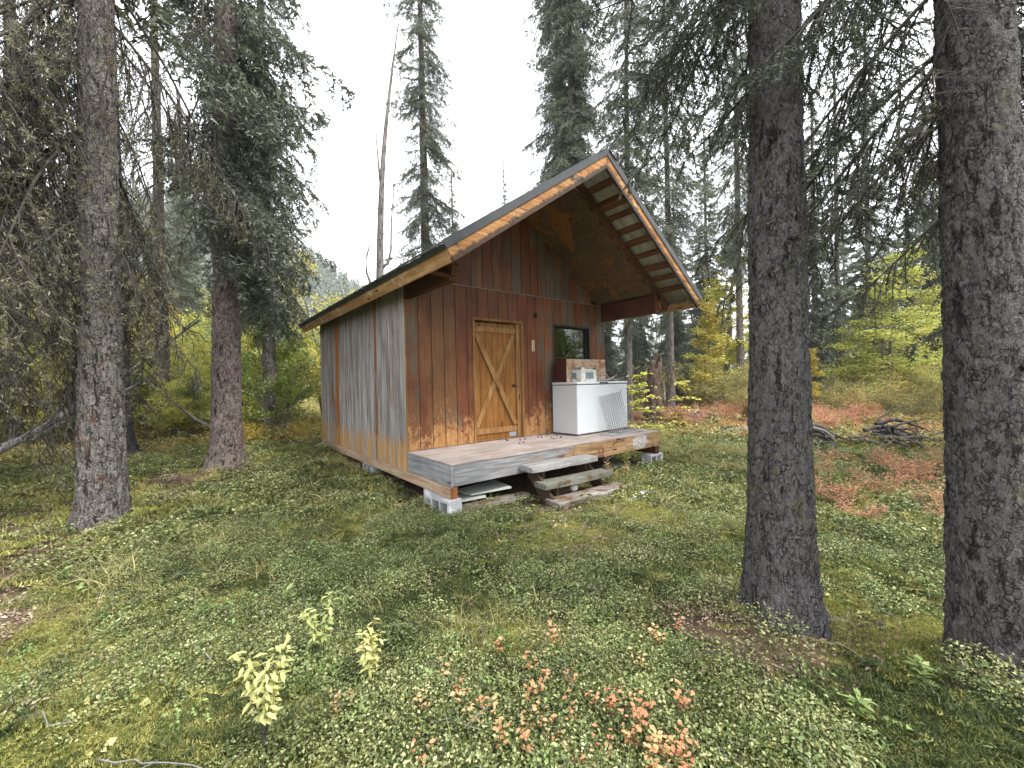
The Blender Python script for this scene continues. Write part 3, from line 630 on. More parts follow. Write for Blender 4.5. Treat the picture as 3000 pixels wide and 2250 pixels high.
def build_roof():
    # metal sheets
    RH, PIT = .019, .2286
    def panel(side, y0, y1):
        prof = []; y = y0; k = 0
        ys = [y0]
        c = math.ceil((y0+5)/PIT-1e-6)*PIT-5
        prof.append((y0, 0.0))
        while c < y1-.001:
            for dy, h in ((-.026, 0), (-.010, RH), (.010, RH), (.026, 0)):
                if y0 < c+dy < y1: prof.append((c+dy, h))
            c += PIT
        prof.append((y1, 0.0)); n = len(prof); v = []
        for th in (0, .0035):
            for s in (.0, SL+.02):
                for (yy, h) in prof: v.append(slope(side, s, yy, .046+h+th))
        q0 = [(i, i+1, n+i+1, n+i) for i in range(n-1)]; q1 = [(2*n+i, 3*n+i, 3*n+i+1, 2*n+i+1) for i in range(n-1)]
        rim = [(i, 2*n+i, 2*n+i+1, i+1) for i in range(n-1)]+[(n+i, n+i+1, 3*n+i+1, 3*n+i) for i in range(n-1)]+[(0, n, 3*n, 2*n), (n-1, 3*n-1, 4*n-1, 2*n-1)]
        me = npmesh('roof_panel', np.array(v), [np.array(q0), np.array(q1), np.array(rim)], [M['metal_underside'], M['roof_metal']], [0, 1, 1])
        mobj('roof_panel', me, cabin)
    e = list(np.arange(-FR-.012, DP+BK+.02, .9144))+[DP+BK+.02]
    for side in (-1, 1):
        for a, b in zip(e[:-1], e[1:]): panel(side, a, b-.002)
    # ridge cap
    rc = MB()
    for side in (-1, 1):
        a = [slope(side, 0, -FR-.03, .072), slope(side, .17, -FR-.03, .072), slope(side, .17, -FR-.03, .075), slope(side, -.002, -FR-.03, .0765)]
        rc.prism(a, (0, DP+BK+FR+.06, 0))
    part('ridge_cap', rc, 'roof_metal')
    for side in (-1, 1):
        def board(name, mat, s0, s1, n0, n1, y0, y1, lab=None):
            mb = MB(); mb.prism([slope(side, s0, y0, n0), slope(side, s1, y0, n0), slope(side, s1, y0, n1), slope(side, s0 if not name.startswith('rake') else s0, y0, n1)], (0, y1-y0, 0)); o = part(name, mb, mat)
            if lab: o['label'] = lab
            return o
        # rake boards: ridge end cut plumb, eave end cut square
        for (y0, y1) in ((-FR, -FR+.04), (DP+BK-.04, DP+BK)):
            xm = W/2
            poly = [(xm+side*.0015, y0, ZR), slope(side, SL, y0, 0), slope(side, SL, y0, -BB), (xm+side*.0015, y0, ZR-BB/CA)]
            o = part('rake_board', MB().prism(poly, (0, y1-y0, 0)), 'wood_rake')
            if y0 < 0: o['label'] = 'black-stained tan rake board on the '+('longer-looking left' if side < 0 else 'right')+' gable edge'
            poly = [(xm+side*.0012, y0, ZR-.012), slope(side, SL+.012, y0, -.012), slope(side, SL+.012, y0, .076), (xm+side*.0012, y0, ZR+.076/CA)]
            yy = y0-.014 if y0 < 0 else y1+.004
            poly = [(p[0], yy, p[2]) for p in poly]
            part('rake_trim', MB().prism(poly, (0, .009, 0)), 'roof_trim')
        # eave fascia and its trim
        a = [slope(side, SL-.04, -FR+.042, 0), slope(side, SL, -FR+.042, 0), slope(side, SL, -FR+.042, -BB), slope(side, SL-.04, -FR+.042, -BB)]
        part('eave_fascia', MB().prism(a, (0, DP+BK+FR-.084, 0)), 'wood_fascia')
        a = [slope(side, SL+.004, -FR-.012, -.014), slope(side, SL+.010, -FR-.012, -.014), slope(side, SL+.010, -FR-.012, .040), slope(side, SL+.004, -FR-.012, .040)]
        part('eave_trim', MB().prism(a, (0, DP+BK+FR+.022, 0)), 'roof_trim_green')
        # rafters
        for y in [-1.262]+list(np.arange(.3, DP, .61))+[DP-.07]:
            poly = [(W/2+side*.0015, y, ZR-.004), slope(side, SL-.042, y, -.003), slope(side, SL-.042, y, -BB+.002), (W/2+side*.0015, y, ZR-(BB-.002)/CA)]
            part('rafter', MB().prism(poly, (0, .04, 0)), 'wood_rafter')
        # purlins over the porch overhang and on over the roof
        for k in range(10):
            s = .33+k*.285 if k < 9 else SL-.10
            wdt = .085 if k % 3 else .10
            if s+wdt > SL-.05: continue
            a = [slope(side, s, -FR+.045, .003), slope(side, s+wdt, -FR+.045, .003), slope(side, s+wdt, -FR+.045, .042), slope(side, s, -FR+.045, .042)]
            part('purlin', MB().prism(a, (0, DP+BK+FR-.09, 0)), 'wood_purlin')
        for s in (.66, 1.42, 2.03):     # short blocking boards between rake and rafter
            a = [slope(side, s, -FR+.045, -.045), slope(side, s+.10, -FR+.045, -.045), slope(side, s+.10, -FR+.045, -.003), slope(side, s, -FR+.045, -.003)]
            part('blocking', MB().prism(a, (0, .52, 0)), 'wood_purlin')
        # soffit sheet under the porch rafters
        s1 = (W/2-.095)/CA
        a = [(W/2+side*.002, -1.215, ZR-BB/CA-.001), slope(side, s1, -1.215, -BB-.001), slope(side, s1, -1.215, -BB-.013), (W/2+side*.002, -1.215, ZR-(BB+.012)/CA-.001)]
        part('soffit', MB().prism(a, (0, 1.213, 0)), 'wood_soffit')
        # header beams carrying the overhang
        hx0, hx1 = ((.0, .094) if side < 0 else (W-.094, W))
        hz1 = 3.082
        for (b0, b1) in ((hx0, hx0+.046), (hx0+.048, hx1)):
            part('header_beam', MB().box(b0, b1, -1.225, -.002, 2.752, hz1, .003), 'wood_header')
        part('beam_cap', MB().box(hx0-.004, hx1+.004, -1.262, -1.227, 2.745, hz1-.02, .002), 'wood_rafter')
        lb = (W+.0 if side > 0 else 0)
        a0 = slope(side, SL-.045, -1.20, -BB+.02)
        part('lookout', MB().bar((hx1 if side > 0 else hx0, -1.24, 2.80), (a0[0], -1.24, a0[2]-.01), .035, .06, (0, 1, 0)), 'wood_rafter')
        part('gable_block', MB().box(hx0+side*.0-.0, hx1, -1.31, -1.264, 2.80, 2.95, .002), 'wood_rafter')
build_roof()
# gauge and lamp socket on the wall are separate things
g = MB().box(-.032, .032, -.004, .004, -.101, .101, .003); go = g.obj('thermometer', M['gauge_plate'], None, loc=(2.363, -.0085, 2.188)); tag(go, 'small pale thermometer plate on the red wall beside the door', 'thermometer')
so = thing('lamp_socket', 'black round lamp socket high on the red front wall', 'lamp socket', (2.43, -.002, 2.725))
MB().tube([(0, 0, 0), (0, -.012, 0)], .048, 16).obj('base', M['black_rubber'], so, True)
MB().tube([(0, -.0125, 0), (0, -.05, -.002), (0, -.055, -.004)], [.032, .034, .026], 14).obj('cup', M['black_rubber'], so, True)
# ------------------------------------------------------------------ steps
def rough_board(L, D, T, seed, amp=.004, rot=0.0, ragged=0.0):
    """weathered plank, x length, y depth, z thickness; top at z=0"""
    nx, ny, nz = 40, 7, 3; v = []; f = []; r = np.random.default_rng(seed)
    xs = np.linspace(0, L, nx); ys = np.linspace(0, D, ny); zs = np.linspace(-T, 0, nz); idx = {}
    for i, x in enumerate(xs):
        for j, y in enumerate(ys):
            for k, z in enumerate(zs):
                if 0 < i < nx-1 and 0 < j < ny-1 and 0 < k < nz-1: continue
                idx[(i, j, k)] = len(v)
                n = float(fbm(np.array([x*6+seed]), np.array([y*25+z*20]), seed, 3)[0]-.5)
                dz = n*amp*2; dy = 0; dx = 0
                if j in (0, ny-1): dy = (float(fbm(np.array([x*9]), np.array([z*30+j]), seed+5, 4)[0])-.5)*amp*3*(1 if j else -1)
                if j == 0 and ragged: dy += ragged*max(0, float(fbm(np.array([x*7+3]), np.array([z*22.]), seed+9, 4)[0])-.42)*(1.6 if k < 2 else .7)
                if i in (0, nx-1): dx = (float(fbm(np.array([y*20]), np.array([z*30+i]), seed+6, 3)[0])-.5)*amp*4
                cx = .5 if (j in (0, ny-1) and k in (0, nz-1)) else 0
                dy += cx*.006*(1 if j == 0 else -1); dz += cx*.006*(1 if k == 0 else -1)
                v.append((x+dx, y+dy, z+dz))
    def q(a, b, c, d): f.append((idx[a], idx[b], idx[c], idx[d]))
    for i in range(nx-1):
        for j in range(ny-1):
            q((i, j, 0), (i, j+1, 0), (i+1, j+1, 0), (i+1, j, 0)); q((i, j, nz-1), (i+1, j, nz-1), (i+1, j+1, nz-1), (i, j+1, nz-1))
        for k in range(nz-1):
            q((i, 0, k), (i+1, 0, k), (i+1, 0, k+1), (i, 0, k+1)); q((i, ny-1, k), (i, ny-1, k+1), (i+1, ny-1, k+1), (i+1, ny-1, k))
    for j in range(ny-1):
        for k in range(nz-1):
            q((0, j, k), (0, j, k+1), (0, j+1, k+1), (0, j+1, k)); q((nx-1, j, k), (nx-1, j+1, k), (nx-1, j+1, k+1), (nx-1, j, k+1))
    return v, f
st = thing('wooden_steps', 'three weathered plank steps leaning against the porch front', 'steps', (0, 0, 0))
def tread(x, y, z, L, D, T, seed, mat, rx=0, ry=0, rz=0, ragged=0, lab=None):
    v, f = rough_board(L, D, T, seed, .004, ragged=ragged); o = MB().add(v, f).obj('tread', M[mat], st, False, (x, y, z), (rx, ry, rz))
    if lab: o['label'] = lab
tread(1.005, -1.485, .475, 1.20, .262, .074, 3, 'wood_grey_x', rz=radians(-2.6), lab='pale grey top step plank')
tread(1.075, -1.665, .280, 1.225, .245, .072, 4, 'wood_mossy', rz=radians(-3.0), lab='mossy middle step plank')
tread(1.110, -1.865, .075, 1.34, .27, .070, 5, 'wood_rotten', rz=radians(-1.8), ragged=.05, rx=radians(3), lab='rotten ragged bottom step plank')
for x in (1.16, 2.14):
    s = MB()
    s.prism([(x, -1.215, .398), (x, -1.36, .398), (x, -1.80, -.02), (x, -1.80, -.08), (x, -1.62, -.08), (x, -1.215, .30)], (.042, 0, 0)); s.obj('stringer', M['joist'], st)
for x, y, z in ((1.24, -1.42, .300), (2.08, -1.40, .300), (1.30, -1.62, .105), (2.16, -1.60, .105)):
    MB().box(x, x+.045, y, y+.11, z-.13, z+.095, .003).obj('cleat', M['joist'], st)
# ------------------------------------------------------------------ concrete blocks
def cinder(label, loc, rz=0, group='concrete blocks under the cabin', L=.39, Hh=.19, Dd=.19, tilt=0):
    m = MB(); w = .032     # holes run along y
    m.box(0, w, 0, Dd, 0, Hh, .003).box(L-w, L, 0, Dd, 0, Hh, .003).box(L/2-w/2, L/2+w/2, .002, Dd-.002, w, Hh-w)
    m.box(w, L-w, 0, Dd, 0, w).box(w, L-w, 0, Dd, Hh-w, Hh)
    o = m.obj('concrete_block', M['concrete'], None, False, loc, (tilt, 0, rz)); tag(o, label, 'concrete block', group); return o
cinder('hollow concrete block under the front porch corner beside the steps', (.115, -1.245, .0175), radians(90+4))
cinder('pale solid-faced concrete block behind the porch corner block, under the side beam', (.03, -.86, .012), radians(4), L=.19, Dd=.39)
cinder('concrete block half sunk in soil midway under the grey side wall', (.20, 1.52, .035), radians(92))
cinder('whitish concrete block at the far rear corner of the grey side wall', (-.04, 4.48, .03), radians(1), L=.19, Dd=.39)
cinder('concrete block with two holes under the far end of the porch', (4.02, -1.215, .02), radians(2))
MB().box(0, .26, 0, .2, 0, .075, .004).obj('wood_pad', M['wood_header'], None, loc=(4.14, -1.16, .135)) if False else None
# foam boards and scrap planks under the porch
def slab(name, label, cat, poly, z, th, mat, group=None, tilt=(0, 0)):
    cx = sum(p[0] for p in poly)/len(poly); cy_ = sum(p[1] for p in poly)/len(poly)
    v = [(p[0]-cx, p[1]-cy_, (p[0]-cx)*tilt[0]+(p[1]-cy_)*tilt[1]) for p in poly]
    o = MB().prism(v, (0, 0, th)).obj(name, M[mat], None, loc=(cx, cy_, z)); tag(o, label, cat, group); return o
slab('foam_board', 'large pale foam sheet lying under the porch corner, topmost', 'foam board', [(.30, -.75), (.36, -1.06), (.92, -1.16), (.98, -.70)], .165, .022, 'foam_board', 'foam sheets under the porch', (.02, .0))
slab('foam_board', 'small pale foam sheet under the larger sheet by the corner block', 'foam board', [(.17, -.80), (.22, -1.06), (.56, -1.09), (.55, -.80)], .105, .03, 'foam_board', 'foam sheets under the porch')
slab('scrap_plank', 'long grey scrap plank on the ground under the porch edge', 'plank', [(.15, -1.06), (.12, -1.26), (1.12, -1.31), (1.14, -1.12)], .035, .045, 'wood_rotten', None, (.02, 0))
slab('scrap_plank', 'dark scrap plank under the porch to the right of the steps', 'plank', [(2.35, -.9), (2.36, -1.1), (3.55, -1.0), (3.56, -.82)], .05, .04, 'wood_mossy', None, (.03, 0))
rk = MB(); 
def lump(rx, ry, rz_, seed, n=14, m=9, amp=.25):
    v = []; f = []
    for i in range(m+1):
        th = pi*i/m
        for j in range(n):
            ph = 2*pi*j/n; d = 1+amp*(float(fbm(np.array([cos(ph)*sin(th)*1.7+seed]), np.array([sin(ph)*sin(th)*1.7+cos(th)*1.3]), seed, 3)[0])-.5)*2
            v.append((rx*d*sin(th)*cos(ph), ry*d*sin(th)*sin(ph), rz_*d*cos(th)))
    for i in range(m):
        for j in range(n): f.append((i*n+j, (i+1)*n+j, (i+1)*n+(j+1) % n, i*n+(j+1) % n))
    return v, f
v, f = lump(.065, .05, .05, 3); tag(MB().add(v, f).obj('stone', M['rock'], None, True, (1.66, -1.58, .13)), 'pale rounded stone wedged behind the bottom step', 'stone')
# ------------------------------------------------------------------ chest freezer and what stands on it
FZ = thing('chest_freezer', 'white chest freezer standing on the porch below the window', 'freezer', (2.775, -.640, ZF+.001), radians(2.0))
MB().box(.02, 1.43, .02, .57, .0, .02).obj('base', M['gasket'], FZ)
MB().box(0, 1.455, 0, .585, .021, .862, .012).obj('body', M['enamel_white'], FZ)
MB().box(.012, 1.44, .012, .57, .8625, .874).obj('gasket', M['gasket'], FZ)
lid = MB().box(-.006, 1.46, -.008, .592, .8745, .914, .009).obj('lid', M['enamel_white'], FZ)
lt = MB().box(.60, .845, -.0135, -.0085, .880, .908, .002).obj('latch', M['latch_metal'], FZ)
MB().box(.615, .66, -.0155, -.014, .885, .903).obj('badge', M['black_trim'], lt); MB().box(.775, .80, -.0155, -.014, .884, .904).obj('key_slot', M['black_trim'], lt)
MB().box(1.37, 1.455, -.004, -.0005, .03, .25, .001).obj('corner_patch', M['galvanised'], FZ) if False else None
ZT = ZF+.915+.001
bx = thing('wooden_crate', 'large wooden box with red side and peeling pale front, standing on the freezer', 'box', (2.80, -.385, ZT), radians(1))
MB().box(0, .012, .014, .27, 0, .405).obj('side_panel', M['box_red'], bx); MB().box(1.058, 1.07, .014, .27, 0, .405).obj('side_panel', M['box_red'], bx)
MB().box(0, 1.07, 0, .013, 0, .410, .001).obj('front_panel', M['wood_box'], bx)
MB().box(.013, 1.057, .256, .27, 0, .405).obj('rear_panel', M['box_red'], bx); MB().box(.013, 1.057, .014, .255, .004, .018).obj('bottom_panel', M['box_red'], bx)
MB().box(.013, 1.057, .014, .255, .385, .404).obj('top_panel', M['box_red'], bx)
ct = thing('carton', 'small worn white carton with blue print and torn top, in front of the wooden box', 'carton', (2.935, -.595, ZT), radians(4))
c = MB(); c.prism([(0, 0, 0), (.44, 0, 0), (.435, .002, .24), (.425, 0, .205), (.30, 0, .228), (.12, 0, .225), (.05, 0, .25), (0, 0, .255)], (0, .006, 0)); c.obj('front_panel', M['carton_print'], ct)
MB().box(0, .006, .0065, .20, 0, .252).obj('side_panel', M['carton_print'], ct); MB().box(.434, .44, .0065, .20, 0, .235).obj('side_panel', M['carton_print'], ct)
MB().box(.0065, .4335, .194, .20, 0, .24).obj('rear_panel', M['carton_print'], ct); MB().box(.0065, .4335, .0065, .1935, .001, .006).obj('bottom_panel', M['carton_print'], ct)
MB().prism([(.25, .0, .222), (.43, .0, .235), (.40, .10, .19), (.24, .12, .20)], (0, 0, .005)).obj('torn_flap', M['dark_void'], ct)
v, f = lump(.13, .09, .05, 11, 18, 10, .7); tag(MB().add(v, f).obj('crumpled_sack', M['sack'], None, True, (3.52, -.47, ZT+.042)), 'crumpled tan sack beside the carton on the freezer lid', 'sack')
an = MB(); an.tube([(3.40, -.53, ZT+.022), (3.55, -.55, ZT+.02), (3.72, -.55, ZT+.03), (3.86, -.53, ZT+.065), (3.96, -.52, ZT+.095)], [.016, .019, .021, .019, .012], 8)
an.tube([(3.70, -.55, ZT+.03), (3.70, -.56, ZT+.07), (3.66, -.56, ZT+.12), (3.62, -.56, ZT+.17)], [.014, .013, .010, .003], 7)
an.tube([(3.90, -.525, ZT+.08), (3.95, -.54, ZT+.10), (3.965, -.55, ZT+.135)], [.012, .011, .006], 7); an.tube([(3.78, -.545, ZT+.045), (3.90, -.57, ZT+.03), (3.99, -.58, ZT+.025)], [.015, .012, .008], 7)
tag(an.obj('antler', M['antler'], None, True), 'pale bent antler lying at the right end of the freezer lid', 'antler')
# expanded metal sheet leaning on the freezer
def expanded_sheet():
    wd, ht, nc, nr = .66, .645, 11, 17; m = MB(); cw = wd/nc; ch = ht/nr
    for r in range(nr+1):
        pts = []
        for k in range(nc*4+1):
            ph = k/4.0; x = ph*cw; tri = .5-.5*cos(2*pi*ph) if r % 2 == 0 else .5+.5*cos(2*pi*ph)
            z = r*ch+(tri-.5)*ch*1.0*.92
            if r == nr and 0: z = r*ch
            pts.append((x, .004*sin(ph*pi*2), z))
        m.tube(pts, .0032, 4)
    m.tube([(wd, 0, ht-.01), (wd+.012, -.01, ht+.05)], .0045, 4)
    return m
es = expanded_sheet().obj('expanded_metal_sheet', M['expanded_steel'], None, False, (3.385, -.79, ZF+.006), (radians(-12), radians(-6.5), radians(2)))
tag(es, 'sheet of expanded steel mesh leaning against the freezer front', 'metal mesh')
tr = MB(); tr.prism([(0, 0, 0), (.56, 0, 0), (.56, .24, 0), (0, .24, 0)], (0, 0, .006)); tr.box(0, .56, 0, .007, .0065, .05); tr.box(.0, .56, .233, .24, .0065, .05); tr.box(.553, .56, .0075, .2325, .0065, .05); tr.prism([(0, .0075, .0065), (0, .2325, .0065), (0, .2325, .03), (0, .0075, .03)], (-.004, 0, 0))
tag(tr.obj('metal_tray', M['tray_metal'], None, False, (3.50, -1.005, ZF+.014), (0, radians(1), radians(10))), 'shallow grey metal tray on the porch deck in front of the freezer', 'tray')
slab('flat_board', 'thin flat board on the porch deck under the metal tray', 'board', [(3.12, -.83), (3.16, -1.08), (4.10, -1.02), (4.12, -.80)], ZF+.002, .009, 'wood_grey_x')
# ------------------------------------------------------------------ trees: trunks
def trunk_mesh(name, r0, H, lean, mat, seed, zf=4.0, dz=.014, na=96, plate=.034, depth=.008, flare=.75, taper=.75, furrow=0.0):
    """local trunk mesh with scaly bark relief; fine rows up to zf, coarse above"""
    z = [-.25]
    while z[-1] < zf: z.append(z[-1]+dz)
    while z[-1] < H: z.append(z[-1]+min(.6, (z[-1]-z[-2])*1.35))
    z = np.array(z); z[-1] = H
    th = np.arange(na)*2*pi/na; TH, Z = np.meshgrid(th, z)
    base = r0*(1-taper*np.clip(Z/H, 0, 1)**.9)
    lob = .5+.5*np.cos(TH*5+seed+.6*np.sin(TH*2+seed))
    fl = np.exp(-np.maximum(Z+.05, 0)/.17)*flare*(.55+.75*lob)+.12*np.exp(-np.maximum(Z, 0)/.6)
    R = base*(1+fl)
    nu = max(8, int(round(2*pi*r0/plate)))
    wob = (fbm(Z*3, np.cos(TH)*2+np.sin(TH), seed, 3)-.5)
    U = TH/(2*pi)*nu+wob*1.4; Vv = Z/(plate*1.45)+(fbm(TH*2, Z*5, seed+4, 2)-.5)*.6
    F1, F2, idv = worley(U, Vv, nu, seed)
    pl = np.clip((F2-F1)/.38, 0, 1)**.7
    fine = sstep(H, zf*.9, Z)
    R = R+((pl*.15+.85)*depth*(.2+.9*idv)+(fbm(U*1.9, Vv*.55, seed+8, 4)-.5)*depth*2.2+(fbm(U*3.6, Vv*2.6, seed+18, 3)-.5)*depth*.9+wob*r0*.10)*(.25+.75*fine)
    if furrow: R = R-furrow*np.clip(1-np.abs(np.mod(U*.33+.35*np.sin(Vv*.4), 1)-.5)*5, 0, 1)*sstep(3.5, .2, Z)
    X = R*np.cos(TH)+lean[0]*Z; Y = R*np.sin(TH)+lean[1]*Z
    v = np.stack([X, Y, Z], -1).reshape(-1, 3); n = len(z)
    i = np.arange(n-1)[:, None]*na; j = np.arange(na)[None]; j2 = (j+1) % na
    q = np.stack([i+j, i+j2, i+na+j2, i+na+j], -1).reshape(-1, 4)
    return npmesh(name, v, [q], [M[mat]], smooth=True)
# ------------------------------------------------------------------ trees: spruce branches
def norm(a): return a/(np.linalg.norm(a, axis=-1, keepdims=True)+1e-9)
def prisms(P0, P1, r0, r1, n=3):
    """thin tapered prisms for many segments at once"""
    m = len(P0); T = norm(P1-P0); ref = np.where(np.abs(T[:, 2:3]) > .9, np.array([[1., 0, 0]]), np.array([[0, 0, 1.]]))
    U = norm(np.cross(T, ref)); V = np.cross(T, U); a = np.arange(n)*2*pi/n
    ring = np.cos(a)[None, :, None]*U[:, None]+np.sin(a)[None, :, None]*V[:, None]
    v = np.concatenate([P0[:, None]+ring*np.reshape(r0, (-1, 1, 1)), P1[:, None]+ring*np.reshape(r1, (-1, 1, 1))], 1).reshape(-1, 3)
    b = np.arange(m)[:, None]*2*n; j = np.arange(n)[None]; j2 = (j+1) % n
    q = np.stack([b+j, b+j2, b+n+j2, b+n+j], -1).reshape(-1, 4)
    return v, q
def spikes(rg, P0, P1, dens, ln, wd, fwd=.5):
    """needles along segments: one thin triangle each"""
    L = np.linalg.norm(P1-P0, axis=1); cnt = rg.poisson(L*dens); idx = np.repeat(np.arange(len(L)), cnt); k = len(idx)
    if k == 0: return np.zeros((0, 3)), np.zeros((0, 3), int)
    t = rg.random((k, 1)); p = P0[idx]*(1-t)+P1[idx]*t; T = norm(P1-P0)[idx]
    R = norm(np.cross(T, rg.normal(size=(k, 3)))); d = norm(T*fwd+R*.85+np.array([0, 0, -.06])); S = norm(np.cross(d, rg.normal(size=(k, 3))))
    l = ln*rg.uniform(.7, 1.25, (k, 1)); tip = p+d*l; w = wd*.5
    v = np.stack([p-S*w, p+S*w, tip], 1).reshape(-1, 3); f = np.arange(3*k).reshape(-1, 3)
    return v, f
def tufts(rg, P0, P1, dens, ln, k=14):
    L = np.linalg.norm(P1-P0, axis=1); cnt = rg.poisson(L*dens); idx = np.repeat(np.arange(len(L)), cnt)
    if len(idx) == 0: return np.zeros((0, 3)), np.zeros((0, 3), int)
    t = rg.random((len(idx), 1)); c = np.repeat(P0[idx]*(1-t)+P1[idx]*t, k, 0); n = len(c); s = np.repeat(rg.uniform(.5, 1.3, (len(idx), 1)), k, 0)
    a = c+rg.normal(size=(n, 3))*np.array([.006, .006, .009])*s; b = a+rg.normal(size=(n, 3))*.005*s+np.array([0, 0, -1])*ln*s*rg.uniform(.15, 1, (n, 1)); e = a+rg.normal(size=(n, 3))*.0026*s
    v = np.stack([a, e, b], 1).reshape(-1, 3); return v, np.arange(3*n).reshape(-1, 3)
def branch_tpl(seed, L=1.0, droop=.35, lift=.25, nsec=22, nter=6, dens=110, ln=.02, wd=.004, hang=.35, bare=.15, dead=.0, lich=0.0, wood=True, ang=55, secl=.42, ter_wood=True, axr=.0085):
    rg = np.random.default_rng(seed); n = 12; s = np.linspace(0, 1, n)
    ax = np.stack([L*s, L*.09*np.sin(s*4.5+seed)*s, -droop*L*s**1.4+lift*L*np.maximum(0, s-.55)**2*2], 1)+np.cumsum(rg.normal(size=(n, 3)), 0)*.010*L*s[:, None]
    si = np.sort(rg.uniform(.08, 1.0, nsec)); k = np.minimum((si*(n-1)).astype(int), n-2); fr = (si*(n-1)-k)[:, None]
    p0 = ax[k]*(1-fr)+ax[k+1]*fr; T = norm(ax[k+1]-ax[k]); side = np.where(np.arange(nsec) % 2 == 0, 1., -1.)[:, None]
    a = np.radians(rg.normal(ang, 10, (nsec, 1))); lat = norm(np.cross(np.array([0, 0, 1.]), T))
    d = norm(T*np.cos(a)+lat*side*np.sin(a)+np.array([0, 0, -1])*hang*rg.uniform(.3, 1.4, (nsec, 1)))
    l = ((secl*(1.12-si)+.09)*L*rg.uniform(.6, 1.25, nsec))[:, None]
    mid = p0+d*l*.5; end = mid+norm(d+np.array([0, 0, -1])*hang*.7+T*.15)*l*.5
    A0 = [p0, mid]; A1 = [mid, end]
    R0 = [np.full(nsec, .0042*L), np.full(nsec, .0028*L)]; R1 = [np.full(nsec, .0028*L), np.full(nsec, .0012*L)]
    live = [si > bare]*2
    if nter:
        m = nsec*nter; i = np.repeat(np.arange(nsec), nter); tt = rg.uniform(.15, 1, (m, 1)); q0 = np.where(tt < .5, p0[i]+(mid-p0)[i]*tt*2, mid[i]+(end-mid)[i]*(tt-.5)*2)
        dd = norm((end-p0))[i]; la = norm(np.cross(dd, np.array([0, 0, 1.]))+1e-6); sg = np.where(rg.random((m, 1)) < .5, 1., -1.)
        d3 = norm(dd*.65+la*sg*.8+np.array([0, 0, -1])*hang*rg.uniform(.2, 1.6, (m, 1))); q1 = q0+d3*l[i]*(.42*(1.15-tt*.6))*rg.uniform(.5, 1.2, (m, 1))
        A0.append(q0); A1.append(q1); R0.append(np.full(m, .0018*L)); R1.append(np.full(m, .0007*L)); live.append((si > bare)[i])
    P0 = np.concatenate(A0); P1 = np.concatenate(A1); r0 = np.concatenate(R0); r1 = np.concatenate(R1); lv = np.concatenate(live)
    lv = lv & (rg.random(len(lv)) > dead)
    tw = len(P0) if (ter_wood or not nter) else 2*nsec
    out = {}
    wv, wq = tube_np(ax, np.linspace(axr, .002, n)*L, 5)
    if wood:
        pv, pq = prisms(P0[:tw], P1[:tw], r0[:tw], r1[:tw]); wq = np.concatenate([wq, pq+len(wv)]); wv = np.concatenate([wv, pv])
    out['wood'] = (wv, wq)
    am = ax[int(n*max(bare, .3)):]
    N0 = np.concatenate([P0[lv], am[:-1]]); N1 = np.concatenate([P1[lv], am[1:]])
    out['needle'] = spikes(rg, N0, N1, dens, ln, wd)
    out['lichen'] = tufts(rg, np.concatenate([P0, ax[:-1]]), np.concatenate([P1, ax[1:]]), lich, .015) if lich else (np.zeros((0, 3)), np.zeros((0, 3), int))
    return out
def xform(v, az, pitch, sc, loc, roll=0.0):
    c, s = cos(roll), sin(roll); y = v[:, 1]*c-v[:, 2]*s; z = v[:, 1]*s+v[:, 2]*c; x = v[:, 0]
    c, s = cos(pitch), sin(pitch); x, z = x*c-z*s, x*s+z*c
    c, s = cos(az), sin(az); x, y = x*c-y*s, x*s+y*c
    return np.stack([x, y, z], 1)*sc+np.asarray(loc)
def crown_mesh(name, places, mats):
    """places: (template, azimuth, pitch, scale, (x,y,z), roll)"""
    V = []; F = {'wood': [], 'needle': [], 'lichen': []}; b = 0
    for (tp, az, pi_, sc, loc, ro) in places:
        for k in ('wood', 'needle', 'lichen'):
            v, f = tp[k]
            if len(f) == 0: continue
            V.append(xform(v, az, pi_, sc, loc, ro)); F[k].append(f+b); b += len(v)
    fs = []; mi = []
    for i, k in enumerate(('wood', 'needle', 'lichen')):
        if F[k]: fs.append(np.concatenate(F[k])); mi.append(i)
    return npmesh(name, np.concatenate(V), fs, [M[x] for x in mats], mi)
# templates by distance
NEAR = [branch_tpl(100+i, droop=.30+.1*(i % 3), nsec=26, nter=7, dens=210, ln=.019, wd=.0048, hang=.55, bare=.15, dead=.06) for i in range(4)]
NEARBARE = [branch_tpl(120+i, droop=.45, nsec=24, nter=6, dens=60, ln=.015, wd=.003, hang=.5, bare=.2, dead=.75, lich=1.2) for i in range(3)]
MID = [branch_tpl(140+i, droop=.35+.12*(i % 3), nsec=22, nter=4, dens=80, ln=.040, wd=.013, hang=.5, bare=.12, dead=.08, ter_wood=False) for i in range(4)]
LICH = [branch_tpl(160+i, droop=.70+.12*(i % 2), nsec=26, nter=6, dens=34, ln=.024, wd=.006, hang=1.0, bare=.12, dead=.3, lich=4.6, ter_wood=True) for i in range(4)]
LICHF = [branch_tpl(170+i, droop=.55+.1*(i % 2), nsec=20, nter=4, dens=34, ln=.034, wd=.010, hang=.75, bare=.15, dead=.3, lich=2.4, ter_wood=False) for i in range(4)]
FARB = [branch_tpl(180+i, droop=.35+.12*(i % 3), lift=.4, nsec=18, nter=0, dens=56, ln=.105, wd=.034, hang=.35, bare=.08, dead=.1, wood=False) for i in range(5)]
DEADB = [branch_tpl(200+i, droop=.2, nsec=9, nter=2, dens=0.001, hang=.25, bare=.0, dead=1.0) for i in range(3)]
